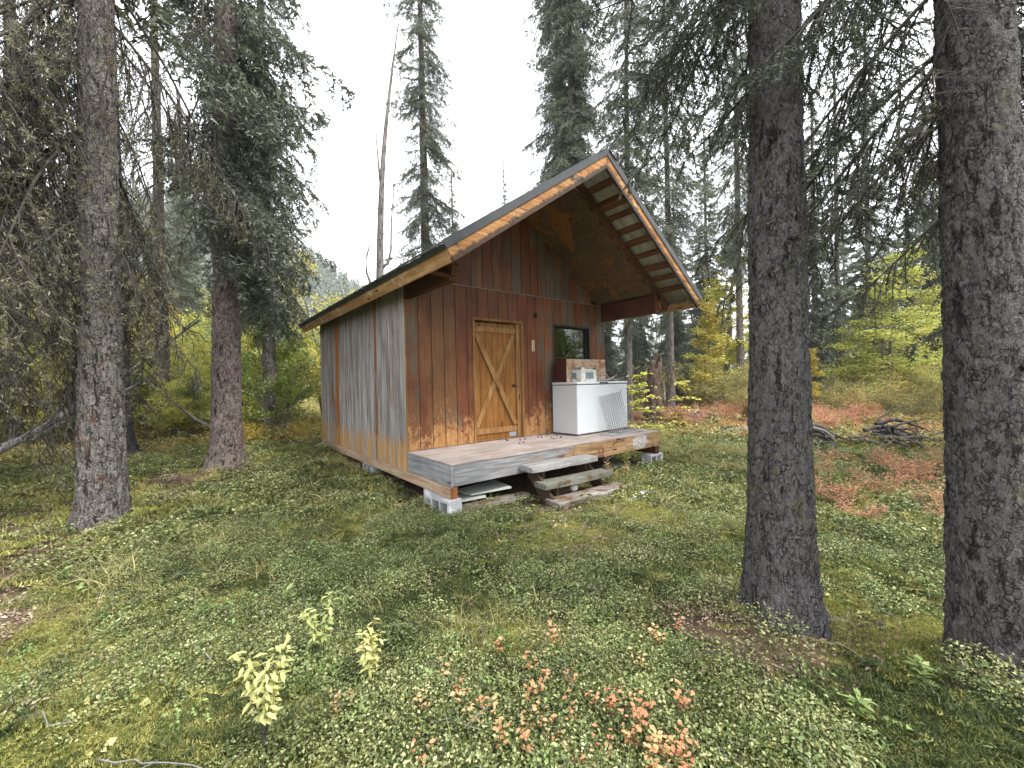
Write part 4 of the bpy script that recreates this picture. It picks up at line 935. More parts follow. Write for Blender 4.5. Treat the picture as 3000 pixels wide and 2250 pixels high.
def spruce_places(rg, H, z0, rad, tpl, whorl=.42, per=5, pit=(-.35, .25), top=1.0, gap=0.0, power=.8, lean=(0, 0), zmax=None, azr=None, core=.06):
    out = []; z = z0
    while z < H*.985:
        f = (z-z0)/(H-z0); R = rad*min(1.0, .55+f*4)*(1-f)**power+.12
        if zmax is None or z < zmax:
            for k in range(per):
                if rg.random() < gap: continue
                az = rg.uniform(0, 2*pi) if azr is None else rg.uniform(*azr)
                p = pit[0]+(pit[1]-pit[0])*f+rg.normal(0, .12); L = R*rg.uniform(.65, 1.2)
                zz = z+rg.uniform(-.2, .2)
                out.append((tpl[rg.integers(len(tpl))], az, p, L, (lean[0]*zz, lean[1]*zz, zz), rg.normal(0, .3)))
        z += whorl*rg.uniform(.8, 1.2)*(1 if f < .7 else .75)
    return out
GRP_SP = None
def spruce(name_label, xy, r0, H, seed, places_fn, bark_m, mats, lean=(0, 0), zf=4.0, dz=.014, na=96, plate=.034, depth=.008, flare=.75, name='spruce_tree', furrow=0, group=None, cat='spruce tree'):
    rg = np.random.default_rng(seed); x, y = xy; e = thing(name, name_label, cat, (x, y, gz(x, y)-.03), 0, group)
    mobj('trunk', trunk_mesh('trunk', r0, H, lean, bark_m, seed, zf, dz, na, plate, depth, flare, furrow=furrow), e)
    pl = places_fn(rg)
    if pl: mobj('crown', crown_mesh('crown', pl, mats), e)
    return e
def stubs(e, items, mat='bark_dark'):
    for (az, z, r, ln, rr) in items:
        p = Vector((cos(az)*r, sin(az)*r, z)); d = Vector((cos(az), sin(az), -.25))
        MB().tube([p-d*.03, p+d*ln*.5, p+d*ln], [rr*1.5, rr, rr*.6], 7).obj('branch_stub', M[mat], e, True)
# --- the two dark trunks at the right
ND = ['twig', 'needle_dark', 'lichen']
def pl3(rg):
    out = spruce_places(rg, 15, 5.6, 1.6, FARB, .8, 3)
    for az, z, L, p in [(2.9, 3.9, .95, -.15), (2.3, 4.1, 1.0, -.2), (1.9, 4.0, 1.1, -.25), (1.3, 4.3, 1.5, -.2), (.6, 4.1, 1.3, -.25), (-.2, 4.4, 1.4, -.2), (2.6, 4.6, 1.2, -.25), (2.1, 4.8, 1.4, -.3), (1.0, 4.7, 1.6, -.3), (0, 5, 1.7, -.3), (2.75, 4.25, .9, -.3), (1.6, 4.45, 1.4, -.35)]:
        out.append((NEAR[rg.integers(4)], az, p, L*1.0, (.012*z, 0, z), rg.normal(0, .3)))
    return out
t3 = spruce('thick dark-barked spruce trunk nearest the right side of the porch', T3, .172, 15, 3, pl3, 'bark_dark', ND, (.012, 0), 4.6, .0115, 110, .032, .0085, .46)
stubs(t3, [(-2.2, 2.30, .165, .035, .013), (-1.6, 1.15, .17, .02, .01), (-2.9, 2.9, .16, .03, .010)])
def pl4(rg):
    out = spruce_places(rg, 15, 5.2, 1.6, FARB, .8, 3)
    A = [(2.1, 2.95, 1.0, -.40), (1.85, 3.2, 1.5, -.40), (1.5, 2.9, 1.2, -.40), (1.2, 3.3, 1.4, -.35), (2.0, 3.6, 1.6, -.4), (.8, 3.1, 1.1, -.4), (.2, 3.3, 1.3, -.3), (-.4, 3.5, 1.3, -.3), (2.3, 3.9, 1.6, -.3), (1.7, 4.1, 1.7, -.35), (.9, 4.2, 1.5, -.3), (1.75, 2.45, .9, -.55), (1.3, 4.5, 1.5, -.3)]
    for i, (az, z, L, p) in enumerate(A): out.append(((NEAR if i % 5 else NEARBARE)[rg.integers(3)], az, p, L, (0, .009*z, z), rg.normal(0, .3)))
    return out
t4 = spruce('leaning dark-barked spruce trunk at the right edge of the view', T4, .158, 15, 8, pl4, 'bark_dark', ND, (-.009, .015), 4.2, .0115, 110, .032, .0085, .22)
stubs(t4, [(2.4, 2.45, .165, .05, .018), (-2.4, 1.5, .17, .03, .012)])
# --- left pair
def pl1(rg):
    out = spruce_places(rg, 17, 6.6, 1.7, FARB, .8, 3)
    out += spruce_places(rg, 17, 2.7, 2.1, LICH, .30, 3, (-.55, -.2), zmax=6.6, power=.25, azr=(-.1, 3.9))
    out += spruce_places(rg, 17, 2.2, 2.0, LICH, .34, 2, (-.55, -.2), zmax=6.6, power=.25, azr=(2.2, 4.0))
    out += spruce_places(rg, 17, 3.4, 1.1, LICH, .6, 1, (-.7, -.4), zmax=6.6, power=.25, azr=(-2.6, -.2))
    return out
NL = ['twig', 'needle_olive', 'lichen']
t1 = spruce('big furrowed grey spruce at the left with lichen-hung dead branches', T1, .195, 17, 11, pl1, 'bark_grey', NL, (.011, 0), 6.2, .0155, 112, .042, .013, .36, furrow=.018)
v, f = lump(.07, .085, .115, 21, 20, 14, .35); b_ = MB().add(v, f).obj('burl', M['bark_dark'], t1, True, (-.20, .14, 1.30))
stubs(t1, [(-.9, 2.2, .21, .06, .012), (-2.1, 2.8, .21, .05, .010)], 'bark_grey')
def pl2(rg):
    out = spruce_places(rg, 18, 8.4, 1.8, FARB, .7, 3)
    out += spruce_places(rg, 18, 3.9, 2.1, MID, .30, 4, (-.55, -.25), zmax=8.4, power=.2, azr=(-1.6, 1.4))
    out += spruce_places(rg, 18, 4.6, 1.6, LICH, .5, 2, (-.6, -.3), zmax=8.4, power=.2, azr=(1.4, 4.7))
    out += spruce_places(rg, 18, 3.1, .75, MID, .5, 1, (-.6, -.4), zmax=5.5, power=.2)
    return out
t2 = spruce('straight pinkish-grey spruce trunk between the left tree and the cabin', T2, .222, 18, 14, pl2, 'bark_pink', ['twig', 'needle_mid', 'lichen'], (.018, -.006), 8.4, .020, 104, .040, .010, .62)
def pl1b(rg): return spruce_places(rg, 16, 4.6, 1.7, LICHF, .7, 2, (-.5, -.2), zmax=9, power=.4)+spruce_places(rg, 16, 9, 1.5, FARB, .7, 4)
t1b = spruce('dark spruce trunk half hidden directly behind the big left spruce', T1B, .25, 16, 17, pl1b, 'bark_dark', NL, (0, 0), 4.0, .025, 72, .045, .012, 1.0)
# --- further named spruces: (label, x, y, r, H, crown z0, crown radius, template set, whorl, per, gap, pitch)
def far_spruce(label, x, y, r, H, z0, rad, tpl, whorl=.4, per=5, gap=0.0, pit=(-.4, .2), mats=('twig', 'needle_mid', 'lichen'), seed=0, power=.8, group=None, bark_m='bark_plain', lean=(0, 0), extra=None):
    def pf(rg):
        zs = 2.5+.95*math.hypot(x-CAM.x, y-CAM.y)
        if tpl is FARB or zs > H: o = spruce_places(rg, H, z0, rad, tpl, whorl, per, pit, gap=gap, power=power, lean=lean)
        else:
            o = spruce_places(rg, H, z0, rad, tpl, whorl, per, pit, gap=gap, power=power, lean=lean, zmax=zs)
            f0 = (zs-z0)/(H-z0); o += spruce_places(rg, H, zs, rad*(1-f0)**power, FARB, .5, 5, pit, gap=gap, power=power, lean=lean)
        if extra: o += extra(rg)
        return o
    return spruce(label, (x, y), r, H, seed, pf, bark_m, list(mats), lean, .6, .08, 20, .05, .006, .5, group=group)
far_spruce('broad dark spruce with low sweeping boughs behind the pinkish trunk', -.74, 6.7, .17, 17, 3.4, 2.0, MID, .36, 5, .1, (-.5, .1), seed=31, power=.55)
far_spruce('tall ragged spruce with bare reddish trunk rising above the left roof slope', 4.66, 8.55, .215, 20, 3.5, 1.5, MID, .30, 5, .05, (-.45, .0), seed=32, power=.25, bark_m='bark_pink')
far_spruce('short pointed spruce just right of the ragged tall spruce', 8.9, 13.74, .12, 13, 1.5, 1.1, FARB, .30, 5, 0, seed=33)
far_spruce('thin twin-topped distant spruce above the middle of the roof edge', 14.76, 16.76, .11, 17, 2, .75, FARB, .34, 4, 0, seed=34, power=.6)
far_spruce('smallest distant spruce tip just over the roof edge', 14.04, 17.33, .1, 13.6, 2, .7, FARB, .34, 4, 0, seed=35)
far_spruce('tall thin spruce left of the pair behind the roof peak', 7.68, 4.51, .13, 21, 4, 1.35, MID, .28, 6, .0, (-.45, 0), seed=36, power=.35)
far_spruce('dense dark spruce directly behind the roof peak', 6.52, 2.24+.6, .15, 19, 4.5, 1.35, MID, .25, 7, 0, (-.55, -.1), seed=37, power=.35)
far_spruce('leaning spruce just right of the roof peak', 8.57, 2.53, .13, 17, 4.0, 1.6, MID, .30, 5, .0, (-.4, 0), seed=38, power=.4, lean=(.02, 0))
far_spruce('spruce with bare lower trunk and sparse crown right of the roof', 12.41, 3.32, .15, 20, 5.0, 1.7, MID, .38, 5, .1, (-.4, 0), ('twig', 'needle_mid', 'lichen'), 39, .35)
far_spruce('pointed spruce spire beyond the right eave', 21.53, 6.32, .16, 16, .8, 1.75, FARB, .30, 6, 0, seed=40, power=.9)
far_spruce('tall spruce with pale trunk beside the nearest dark trunk', 16.67, 2.51, .16, 22, 6.2, 1.9, MID, .40, 5, .05, seed=41, power=.4)
far_spruce('dense narrow spruce right of the nearest dark trunk', 21.67, 1.11, .16, 15.5, 1.2, 1.5, FARB, .30, 6, 0, seed=42, power=.7)
far_spruce('slim straight bare-stemmed spruce between the two dark trunks', 20.06, -.17, .12, 20, 3.0, .9, FARB, .55, 4, .25, seed=43, power=.5)
far_spruce('tall sparse spruce behind the yellow tree', 26.34, -.03, .17, 21, 3.0, 1.7, FARB, .42, 5, .1, seed=44, power=.6)
far_spruce('dark spruce behind the yellow tree, left one', 33.47, -.56, .2, 12, .8, 2.3, FARB, .32, 6, 0, seed=45)
far_spruce('dark spruce behind the yellow tree, right one', 31.97, -1.93, .2, 12, .8, 2.3, FARB, .32, 6, 0, seed=46)
far_spruce('spruce at the far right edge showing dark boughs past the leaning trunk', 6.72, -5.62, .15, 15, 2.2, 1.9, MID, .4, 5, 0, (-.5, 0), ('twig', 'needle_dark', 'lichen'), 47, .6)
far_spruce('lichen-draped spruce seen between the two left trunks', -2.9, 9.04, .16, 17, 4.2, 1.7, LICHF, .6, 3, .1, (-.5, -.1), NL, 48, .5)
far_spruce('lichen-hung spruce behind the left edge shrubs', -5.28, 8.37, .17, 16, 3.4, 1.8, LICHF, .6, 3, .1, (-.5, -.1), NL, 49, .5)
far_spruce('lichen-hung spruce whose boughs reach in from the left edge', -5.3, 3.93, .18, 15, 1.9, 2.3, LICH, .40, 4, 0, (-.5, -.15), NL, 50, .4)
# ------------------------------------------------------------------ broadleaf shrubs and trees
def leaf_quads(rg, P, D, Nn, L, Wd):
    """folded diamond leaves: base, side, tip, side"""
    k = len(P); S = norm(np.cross(D, Nn)); Nn = np.cross(S, D); L = np.reshape(L, (-1, 1)); Wd = np.reshape(Wd, (-1, 1))
    m = P+D*L*.48; up_ = Nn*Wd*.22
    v = np.stack([P, m+S*Wd*.5+up_, P+D*L-Nn*L*.10, m-S*Wd*.5+up_], 1).reshape(-1, 3)
    b = np.arange(k)[:, None]*4; f = np.concatenate([b+np.array([[0, 1, 2]]), b+np.array([[0, 2, 3]])], 0)
    val = np.repeat(rg.random(k), 4)
    return v, f, val
def rand_dirs(rg, k, zlo=-.3, zhi=.5):
    a = rg.uniform(0, 2*pi, k); z = rg.uniform(zlo, zhi, k); r = np.sqrt(np.maximum(0, 1-z*z)); return np.stack([r*np.cos(a), r*np.sin(a), z], 1)
def broadleaf(seed, H, spread, nstem, nleaf, leaf=.06, layered=False, lean=.35, base_clear=.2, nbr=14, stem_r=.03, cl=.16):
    rg = np.random.default_rng(seed); WV = []; WQ = []; b = 0; segs = []
    def addt(p, r, n):
        nonlocal b
        v, q = tube_np(p, r, n); WV.append(v); WQ.append(q+b); b += len(v)
    for s_ in range(nstem):
        az = rg.uniform(0, 2*pi); ln = lean*rg.uniform(.4, 1.3); h = H*rg.uniform(.75, 1.05); n = 11; t_ = np.linspace(0, 1, n)
        wob = np.cumsum(rg.normal(0, .02*H/3, (n, 2)), 0)
        px = cos(az)*ln*h*t_**1.25+wob[:, 0]+rg.normal(0, .10)*(nstem > 1); py = sin(az)*ln*h*t_**1.25+wob[:, 1]+rg.normal(0, .10)*(nstem > 1); pz = h*t_*(1-.12*ln*t_)-.1*(1-t_)
        ax = np.stack([px, py, pz], 1); addt(ax, np.linspace(stem_r, stem_r*.2, n)*rg.uniform(.7, 1.1), 7)
        for k in range(nbr):
            t0 = rg.uniform(base_clear, .98); i = min(int(t0*(n-1)), n-2); p0 = ax[i]+(ax[i+1]-ax[i])*(t0*(n-1)-i)
            a2 = rg.uniform(0, 2*pi); L = spread*(1.15-t0)*rg.uniform(.5, 1.1)+.15; el = rg.uniform(-.05, .3) if layered else rg.uniform(.15, .9)
            d = np.array([cos(a2)*cos(el), sin(a2)*cos(el), sin(el)]); m = 6; u = np.linspace(0, 1, m)[:, None]
            br = p0+d*L*u+np.array([0, 0, -1])*(L*.18*u**2 if layered else L*.10*u**2)+np.cumsum(rg.normal(0, .02, (m, 3)), 0)*L
            br[0] = p0; addt(br, np.linspace(stem_r*.35, stem_r*.07, m), 4); segs.append((br, L))
            for q in range(4):
                tq = rg.uniform(.25, 1); i2 = min(int(tq*(m-1)), m-2); b0 = br[i2]; a3 = a2+rg.choice([-1, 1])*rg.uniform(.4, 1.1); L3 = L*.42*rg.uniform(.5, 1)
                d3 = np.array([cos(a3), sin(a3), rg.uniform(-.1, .15) if layered else rg.uniform(-.1, .7)]); tw = b0+d3*L3*np.linspace(0, 1, 4)[:, None]; tw[:, 2] -= L3*.12*np.linspace(0, 1, 4)**2
                addt(tw, np.linspace(stem_r*.14, stem_r*.04, 4), 3); segs.append((tw, L3*1.4))
    w = np.array([s[1] for s in segs]); idx = rg.choice(len(segs), nleaf, p=w/w.sum()); P = np.empty((nleaf, 3)); D = rand_dirs(rg, nleaf, -.45, .25)
    for j, i in enumerate(idx):
        br = segs[i][0]; t_ = rg.uniform(.15, 1)*(len(br)-1); k = min(int(t_), len(br)-2); P[j] = br[k]+(br[k+1]-br[k])*(t_-k)
    P += rg.normal(size=(nleaf, 3))*np.array([cl, cl, cl*(.28 if layered else .8)])*.5
    Nn = norm(np.array([0, 0, 1.])+rg.normal(size=(nleaf, 3))*(.35 if layered else .6)); sz = leaf*rg.uniform(.7, 1.3, nleaf)
    lv, lf, val = leaf_quads(rg, P, D, Nn, sz, sz*.62)
    return (np.concatenate(WV), np.concatenate(WQ)), (lv, lf, val)
PROTO = {}
def shrub_proto(key, leafm, wood_m='bark_birch', **kw):
    (wv, wq), (lv, lf, val) = broadleaf(**kw)
    PROTO[key] = (npmesh('stems', wv, [wq], [M[wood_m]], smooth=True), npmesh('crown', lv, [lf], [M[leafm]], attrs={'v': val}))
shrub_proto('willow', 'leaf_yellowgreen', seed=1, H=3.6, spread=1.3, nstem=6, nleaf=9000, leaf=.070, lean=.42, nbr=13, stem_r=.028)
shrub_proto('willow_b', 'leaf_green', seed=2, H=3.3, spread=1.2, nstem=6, nleaf=6500, leaf=.070, lean=.5, nbr=13, stem_r=.026)
shrub_proto('willow_c', 'leaf_yellowgreen', seed=3, H=3.0, spread=1.1, nstem=5, nleaf=4200, leaf=.075, lean=.35, nbr=11, stem_r=.025)
shrub_proto('layered', 'leaf_yellowgreen', seed=4, H=6.6, spread=2.4, nstem=3, nleaf=15000, leaf=.105, layered=True, lean=.13, nbr=30, stem_r=.06, cl=.42, base_clear=.2)
shrub_proto('birch', 'leaf_green', seed=5, H=8.5, spread=1.5, nstem=2, nleaf=11000, leaf=.085, lean=.05, nbr=34, stem_r=.06, base_clear=.10)
shrub_proto('goldbirch', 'leaf_gold', seed=6, H=5.0, spread=1.0, nstem=1, nleaf=3600, leaf=.080, lean=.06, nbr=26, stem_r=.035, base_clear=.22)
shrub_proto('olive', 'leaf_olive', seed=7, H=1.8, spread=.8, nstem=8, nleaf=3200, leaf=.055, lean=.55, nbr=7, stem_r=.014)
shrub_proto('olive_b', 'leaf_olive', seed=8, H=1.4, spread=.7, nstem=9, nleaf=2600, leaf=.05, lean=.6, nbr=6, stem_r=.012)
shrub_proto('redshrub', 'leaf_red', seed=9, H=.75, spread=.45, nstem=9, nleaf=1500, leaf=.04, lean=.7, nbr=5, stem_r=.007, cl=.1)
shrub_proto('orangeshrub', 'leaf_gold', seed=10, H=.7, spread=.4, nstem=9, nleaf=1300, leaf=.04, lean=.7, nbr=5, stem_r=.007, cl=.1)
def put(key, name, label, cat, x, y, sc=1.0, rz=0.0, group=None, zs=1.0, leafm=None):
    e = thing(name, label, cat, (x, y, gz(x, y)-.02), rz, group); e.scale = (sc, sc, sc*zs)
    st_, cr = PROTO[key]; mobj('stems' if key not in ('layered', 'birch', 'goldbirch') else 'trunk', st_, e)
    if leafm:
        cr2 = PROTO.setdefault((key, leafm), cr.copy() if (key, leafm) not in PROTO else PROTO[(key, leafm)])
        cr2.materials[0] = M[leafm]; cr = cr2
    mobj('crown', cr, e); return e
put('willow_b', 'willow_shrub', 'leafy green willow shrub against the grey side wall, rear corner', 'shrub', -.2, 8.18, 1.05, .4, None, 1.35)
put('willow', 'willow_shrub', 'bright yellow-green willow behind the cabin, showing under the eave tip', 'shrub', 1.22, 8.97, 1.15, 2.1, None, 1.45)
put('willow', 'willow_shrub', 'yellow-green willow just right of the pinkish trunk', 'shrub', -1.05, 9.9, 1.0, 4.0, None, 1.25)
put('willow_c', 'willow_shrub', 'yellow-green shrub at the far left edge', 'shrub', -5.47, 9.79, 1.15, 1)
put('willow', 'willow_shrub', 'bright yellow shrub left of the big grey spruce', 'shrub', -5.0, 12.6, 1.05, 3.3)
put('willow_c', 'willow_shrub', 'pale yellow-green shrub between the two left trunks, near one', 'shrub', -3.34, 10.66, 1.0, 5.0)
put('willow_b', 'willow_shrub', 'green shrub just left of the pinkish trunk', 'shrub', -2.6, 11.9, 1.05, 2.4)
put('willow_b', 'willow_shrub', 'arching many-stemmed willow in front of the broad dark spruce', 'shrub', -.75, 6.15, .72, 5.2, None, 1.35)
put('willow_c', 'willow_shrub', 'low bright yellow shrub just behind the big grey spruce, left side', 'shrub', -4.7, 7.6, .8, 2.7)
put('willow', 'willow_shrub', 'spreading yellow-green shrub low between the two left trunks', 'shrub', -2.55, 7.9, .62, 1.2)
put('willow', 'willow_shrub', 'yellow-green shrub close behind the pinkish trunk', 'shrub', -1.35, 7.4, .62, 3.2)
put('goldbirch', 'golden_birch', 'golden-orange birch seen between the two left trunks', 'birch tree', -3.11, 13.67, 1.15, 2.0)
put('birch', 'birch_tree', 'tall green and yellow birch beyond the right eave', 'birch tree', 17.0, 3.5, 1.12, .6, None, .95, 'leaf_yellowgreen').scale = (1.4, 1.4, 1.08)
put('goldbirch', 'golden_birch', 'slender golden birch beyond the right eave, in front of the green birch', 'birch tree', 14.63, 2.84, 1.1, .9)
put('goldbirch', 'golden_birch', 'small golden tree right beside the nearest dark trunk', 'birch tree', 16.6, -.1, .62, 3.9)
put('layered', 'alder_tree', 'yellow tree with layered leaf sprays between the two dark trunks', 'alder tree', 20.0, -1.72, 1.0, .5)
put('birch', 'birch_tree', 'yellow-green birch behind the layered yellow tree', 'birch tree', 27.3, -2.06, 1.05, 2.6, None, 1.0, 'leaf_yellowgreen')
put('birch', 'birch_tree', 'yellow-green birch glimpsed past the leaning trunk at the right edge', 'birch tree', 16.2, -5.4, .95, 1.4, None, 1.0, 'leaf_yellowgreen')
rg = np.random.default_rng(77)
UL = 'olive and yellow undergrowth shrub below the layered yellow tree'
for (x, y, sc) in [(17, -1.0, 1.0), (18.5, -2.2, 1.1), (16.3, -2.4, .9), (19.5, -.6, 1.2), (21, -2.9, 1.3), (17.5, .3, 1.0), (22.5, -1.2, 1.3), (15.2, -1.9, .8), (19, -3.4, 1.1), (14.8, -3.2, .8)]:
    put('olive' if rg.random() < .5 else 'olive_b', 'undergrowth_shrub', UL, 'shrub', x, y, sc, rg.uniform(0, 6), 'shrubs below the yellow tree')
UL = 'olive undergrowth shrub beyond the right end of the porch'
for (x, y, sc) in [(13.5, 2.0, 1.2), (14.8, 3.8, 1.3), (16, 1.6, 1.2), (12.4, 4.4, 1.2), (18.5, 4.5, 1.5), (15.5, .8, 1.0), (13.2, .9, .9)]:
    put('olive' if rg.random() < .5 else 'olive_b', 'undergrowth_shrub', UL, 'shrub', x, y, sc, rg.uniform(0, 6), 'shrubs beyond the porch')
UL = 'yellowish undergrowth shrub in the thicket behind the left trunks'
for (x, y, sc) in [(-4.6, 8.0, 1.0), (-6.2, 11, 1.3), (-2.1, 9.2, 1.0), (-4.0, 12.2, 1.3), (-7, 9.0, 1.2), (-1.6, 12.8, 1.4), (-6.5, 14.5, 1.6), (.4, 12.4, 1.4), (-3.6, 16, 1.8), (2.2, 11.5, 1.3), (-5.2, 10.8, 1.5), (-2.7, 10.4, 1.2), (-4.3, 9.4, 1.1), (-1.9, 14.5, 1.7), (-5.6, 16.5, 2.0), (-7.8, 12.5, 1.8), (-.6, 11.4, 1.5), (-4.6, 14.2, 1.7)]:
    put(['willow', 'willow_c', 'willow_b'][rg.integers(3)], 'undergrowth_shrub', UL, 'shrub', x, y, sc*rg.uniform(.65, .95), rg.uniform(0, 6), 'shrubs behind the left trunks')
RL = 'low red-leaved shrub in the red heath beyond the porch'
for i in range(34):
    x = rg.uniform(9.2, 15.5); y = rg.uniform(-3.0, 3.2)
    put('redshrub', 'red_shrub', RL, 'shrub', x, y, rg.uniform(.6, 1.05), rg.uniform(0, 6), 'red shrubs beyond the porch')
RL = 'knee-high reddish shrub in the clearing between the two dark trunks'
for (x, y, s) in [(3.9, -3.9, .6), (4.6, -4.2, .7), (5.6, -4.4, .8), (4.2, -4.7, .55), (6.4, -3.9, .7), (3.3, -4.2, .5), (5.2, -3.4, .6), (6.8, -4.7, .8), (3.6, -4.9, .5), (5.0, -5.0, .7)]:
    put('redshrub', 'red_shrub', RL, 'shrub', x, y, s*.75, rg.uniform(0, 6), 'reddish shrubs between the dark trunks')
OL = 'low orange-gold shrub behind the grey side wall'
for i in range(12):
    put('orangeshrub', 'orange_shrub', OL, 'shrub', rg.uniform(-1.7, .9), rg.uniform(5.7, 7.2), rg.uniform(.5, .8), rg.uniform(0, 6), 'orange shrubs behind the side wall')
OL = 'low orange shrub on the ground left of the big grey spruce'
for i in range(7):
    put('orangeshrub', 'orange_shrub', OL, 'shrub', rg.uniform(-6.2, -4.2), rg.uniform(5.2, 7.4), rg.uniform(.45, .7), rg.uniform(0, 6), 'orange shrubs at the left')
# saplings
def sapling(label, x, y, H, seed, n, lsz=.12, clear=.15):
    (wv, wq), (lv, lf, val) = broadleaf(seed, H, .42, 1, n, lsz, True, .08, clear, 13, .012, .08)
    e = thing('sapling', label, 'sapling', (x, y, gz(x, y)-.02)); mobj('stem', npmesh('stem', wv, [wq], [M['bark_birch']], smooth=True), e); mobj('leaves', npmesh('leaves', lv, [lf], [M['leaf_yellowgreen']], attrs={'v': val*.5+.5}), e)
sapling('yellow-leaved sapling close to the right side of the freezer', 6.22, .57, 2.3, 51, 230)
sapling('small yellow-leaved sapling to the right of the broken stump', 9.68, 1.28, 1.7, 52, 190)
sapling('slim sapling with yellow leaves in front of the broken stump', 7.6, 1.0, 1.7, 53, 110, .10)
sapling('sparse small tree leaning over the cabin eave with a few yellow leaves', 1.26, 9.57, 6.3, 54, 120, .10, .5)
# ------------------------------------------------------------------ dead wood
def snag():
    e = thing('dead_tree', 'bare grey dead tree with curled branches rising behind the left roof slope', 'dead tree', (1.92, 6.51, gz(1.92, 6.51)-.05))
    rg = np.random.default_rng(9); n = 40; t_ = np.linspace(0, 1, n); z = t_*12.2; x = .18*t_+.55*t_**2+.06*np.sin(t_*7); y = -.35*t_**2-.1*t_
    ax = np.stack([x, y, z], 1); v, q = tube_np(ax, .165*(1-t_*.93)+.006, 14); mobj('trunk', npmesh('trunk', v, [q], [M['bark_dead']], smooth=True), e)
    def br(t0, pts, r):
        i = int(t0*(n-1)); p = ax[i]+np.array(pts); v, q = tube_np(p, np.linspace(r, r*.25, len(p)), 7); mobj('branch', npmesh('branch', v, [q], [M['bark_dead']], smooth=True), e)
    R_ = np.array([.785, -.62, 0])        # toward the right of the view
    def pt(a, zz): return R_*a+np.array([0, 0, zz])
    br(.36, [pt(0, 0), pt(-.25, .12), pt(-.38, .5), pt(-.36, 1.0), pt(-.28, 1.25), pt(-.12, 1.32)], .05)
    br(.42, [pt(0, 0), pt(.22, .1), pt(.33, .5), pt(.36, 1.3), pt(.45, 2.2), pt(.42, 2.9)], .045)
    br(.33, [pt(0, 0), pt(.3, -.15), pt(.5, .1), pt(.65, .5)], .02); br(.55, [pt(0, 0), pt(-.18, .3), pt(-.26, .8)], .018)
    br(.6, [pt(0, 0), pt(-.05, .5), pt(-.12, 1.6), pt(-.12, 2.3)], .04); br(.72, [pt(0, 0), pt(-.25, .1), pt(-.5, .4)], .015)
    br(.22, [pt(0, 0), pt(.3, .25), pt(.6, .2), pt(.85, .45)], .02); br(.19, [pt(0, 0), pt(-.3, -.3), pt(-.6, -.9), pt(-.7, -1.2)], .02); br(.16, [pt(0, 0), pt(.35, .2), pt(.6, -.1)], .018)
    br(.5, [pt(0, 0), pt(.3, .1), pt(.55, .3)], .014); br(.66, [pt(0, 0), pt(.25, .2), pt(.5, .15)], .012)
snag()
def stump():
    e = thing('broken_stump', 'tall broken reddish-brown rotten stump beyond the porch end', 'stump', (9.61, 2.35, gz(9.61, 2.35)-.06))
    n, na = 60, 40; Z = np.linspace(0, 2.55, n); th = np.arange(na)*2*pi/na; TH, ZZ = np.meshgrid(th, Z)
    R = (.30-.045*ZZ+.30*np.exp(-ZZ/.22)*.5)*np.where(ZZ > 1.75, 1-.52*(ZZ-1.75)/.8, 1)+(fbm(TH*2.2, ZZ*2.5, 5, 4)-.5)*.17
    topcut = 2.45-.5*(.5-.5*np.cos(TH-.4))+(fbm(TH*3, ZZ*0, 8, 3)-.5)*.35; ZZ = np.minimum(ZZ, topcut)
    X = R*np.cos(TH)+.05*ZZ+.12*sstep(1.6, 2.5, ZZ)*ZZ*.4; Y = R*np.sin(TH)-.10*sstep(1.5, 2.5, ZZ)
    v = np.stack([X, Y, ZZ], -1).reshape(-1, 3); i = np.arange(n-1)[:, None]*na; j = np.arange(na)[None]; j2 = (j+1) % na
    q = np.stack([i+j, i+j2, i+na+j2, i+na+j], -1).reshape(-1, 4); c = len(v); v = np.concatenate([v, [[.25, -.08, 1.9]]])
    tri = np.stack([np.full(na, c), (n-1)*na+np.arange(na), (n-1)*na+(np.arange(na)+1) % na], -1)
    mobj('trunk', npmesh('trunk', v, [q, tri], [M['bark_rot']], smooth=True), e)
    MB().prism([(.20, -.30, .9), (.27, -.33, .88), (.25, -.31, 1.45), (.21, -.30, 1.5)], (.0, .03, 0)).obj('splinter', M['bark_dead'], e)
stump()
def log(name, label, pts, rad, mat, seed, n=16, cat='log', amp=.25, hollow=False):
    P = np.array(pts, float); t_ = np.linspace(0, 1, len(P)); tt = np.linspace(0, 1, 30); ax = np.stack([np.interp(tt, t_, P[:, k]) for k in range(3)], 1)
    v, q = tube_np(ax, np.interp(tt, np.linspace(0, 1, len(rad)), rad), n); a = np.tile(np.arange(n), 30)/n*6.28; l = np.repeat(tt, n)
    c = np.repeat(ax, n, 0); d = 1+amp*(fbm(np.cos(a)*1.5+l*9, np.sin(a)*1.5+l*3, seed, 4)-.5)*2; v = c+(v-c)*d[:, None]
    caps = [np.stack([np.full(n, len(v)), (np.arange(n)+1) % n, np.arange(n)], -1), np.stack([np.full(n, len(v)+1), 29*n+np.arange(n), 29*n+(np.arange(n)+1) % n], -1)]
    v = np.concatenate([v, [ax[0]+(ax[1]-ax[0])*(.8 if hollow else 0)], [ax[-1]]])
    o = mobj(name, npmesh(name, v, [q, np.concatenate(caps)], [M[mat]], smooth=True)); return tag(o, label, cat)
g0 = gz(10.4, 1.9)
log('rotten_log', 'short dark rotten log with orange broken top beside the stump', [(9.95, 1.75, g0+.16), (10.8, 1.55, g0+.16), (11.5, 1.1, g0+.1)], [.30, .27, .2], 'bark_rot', 31, amp=.35, hollow=True)
log('grey_log', 'bleached grey log lying in the grass right of the porch', [(8.8, .25, gz(8.8, .25)+.06), (9.8, -.45, gz(9.8, -.45)+.09), (10.9, -1.15, gz(10.9, -1.15)+.05)], [.05, .10, .07], 'bark_dead', 33)
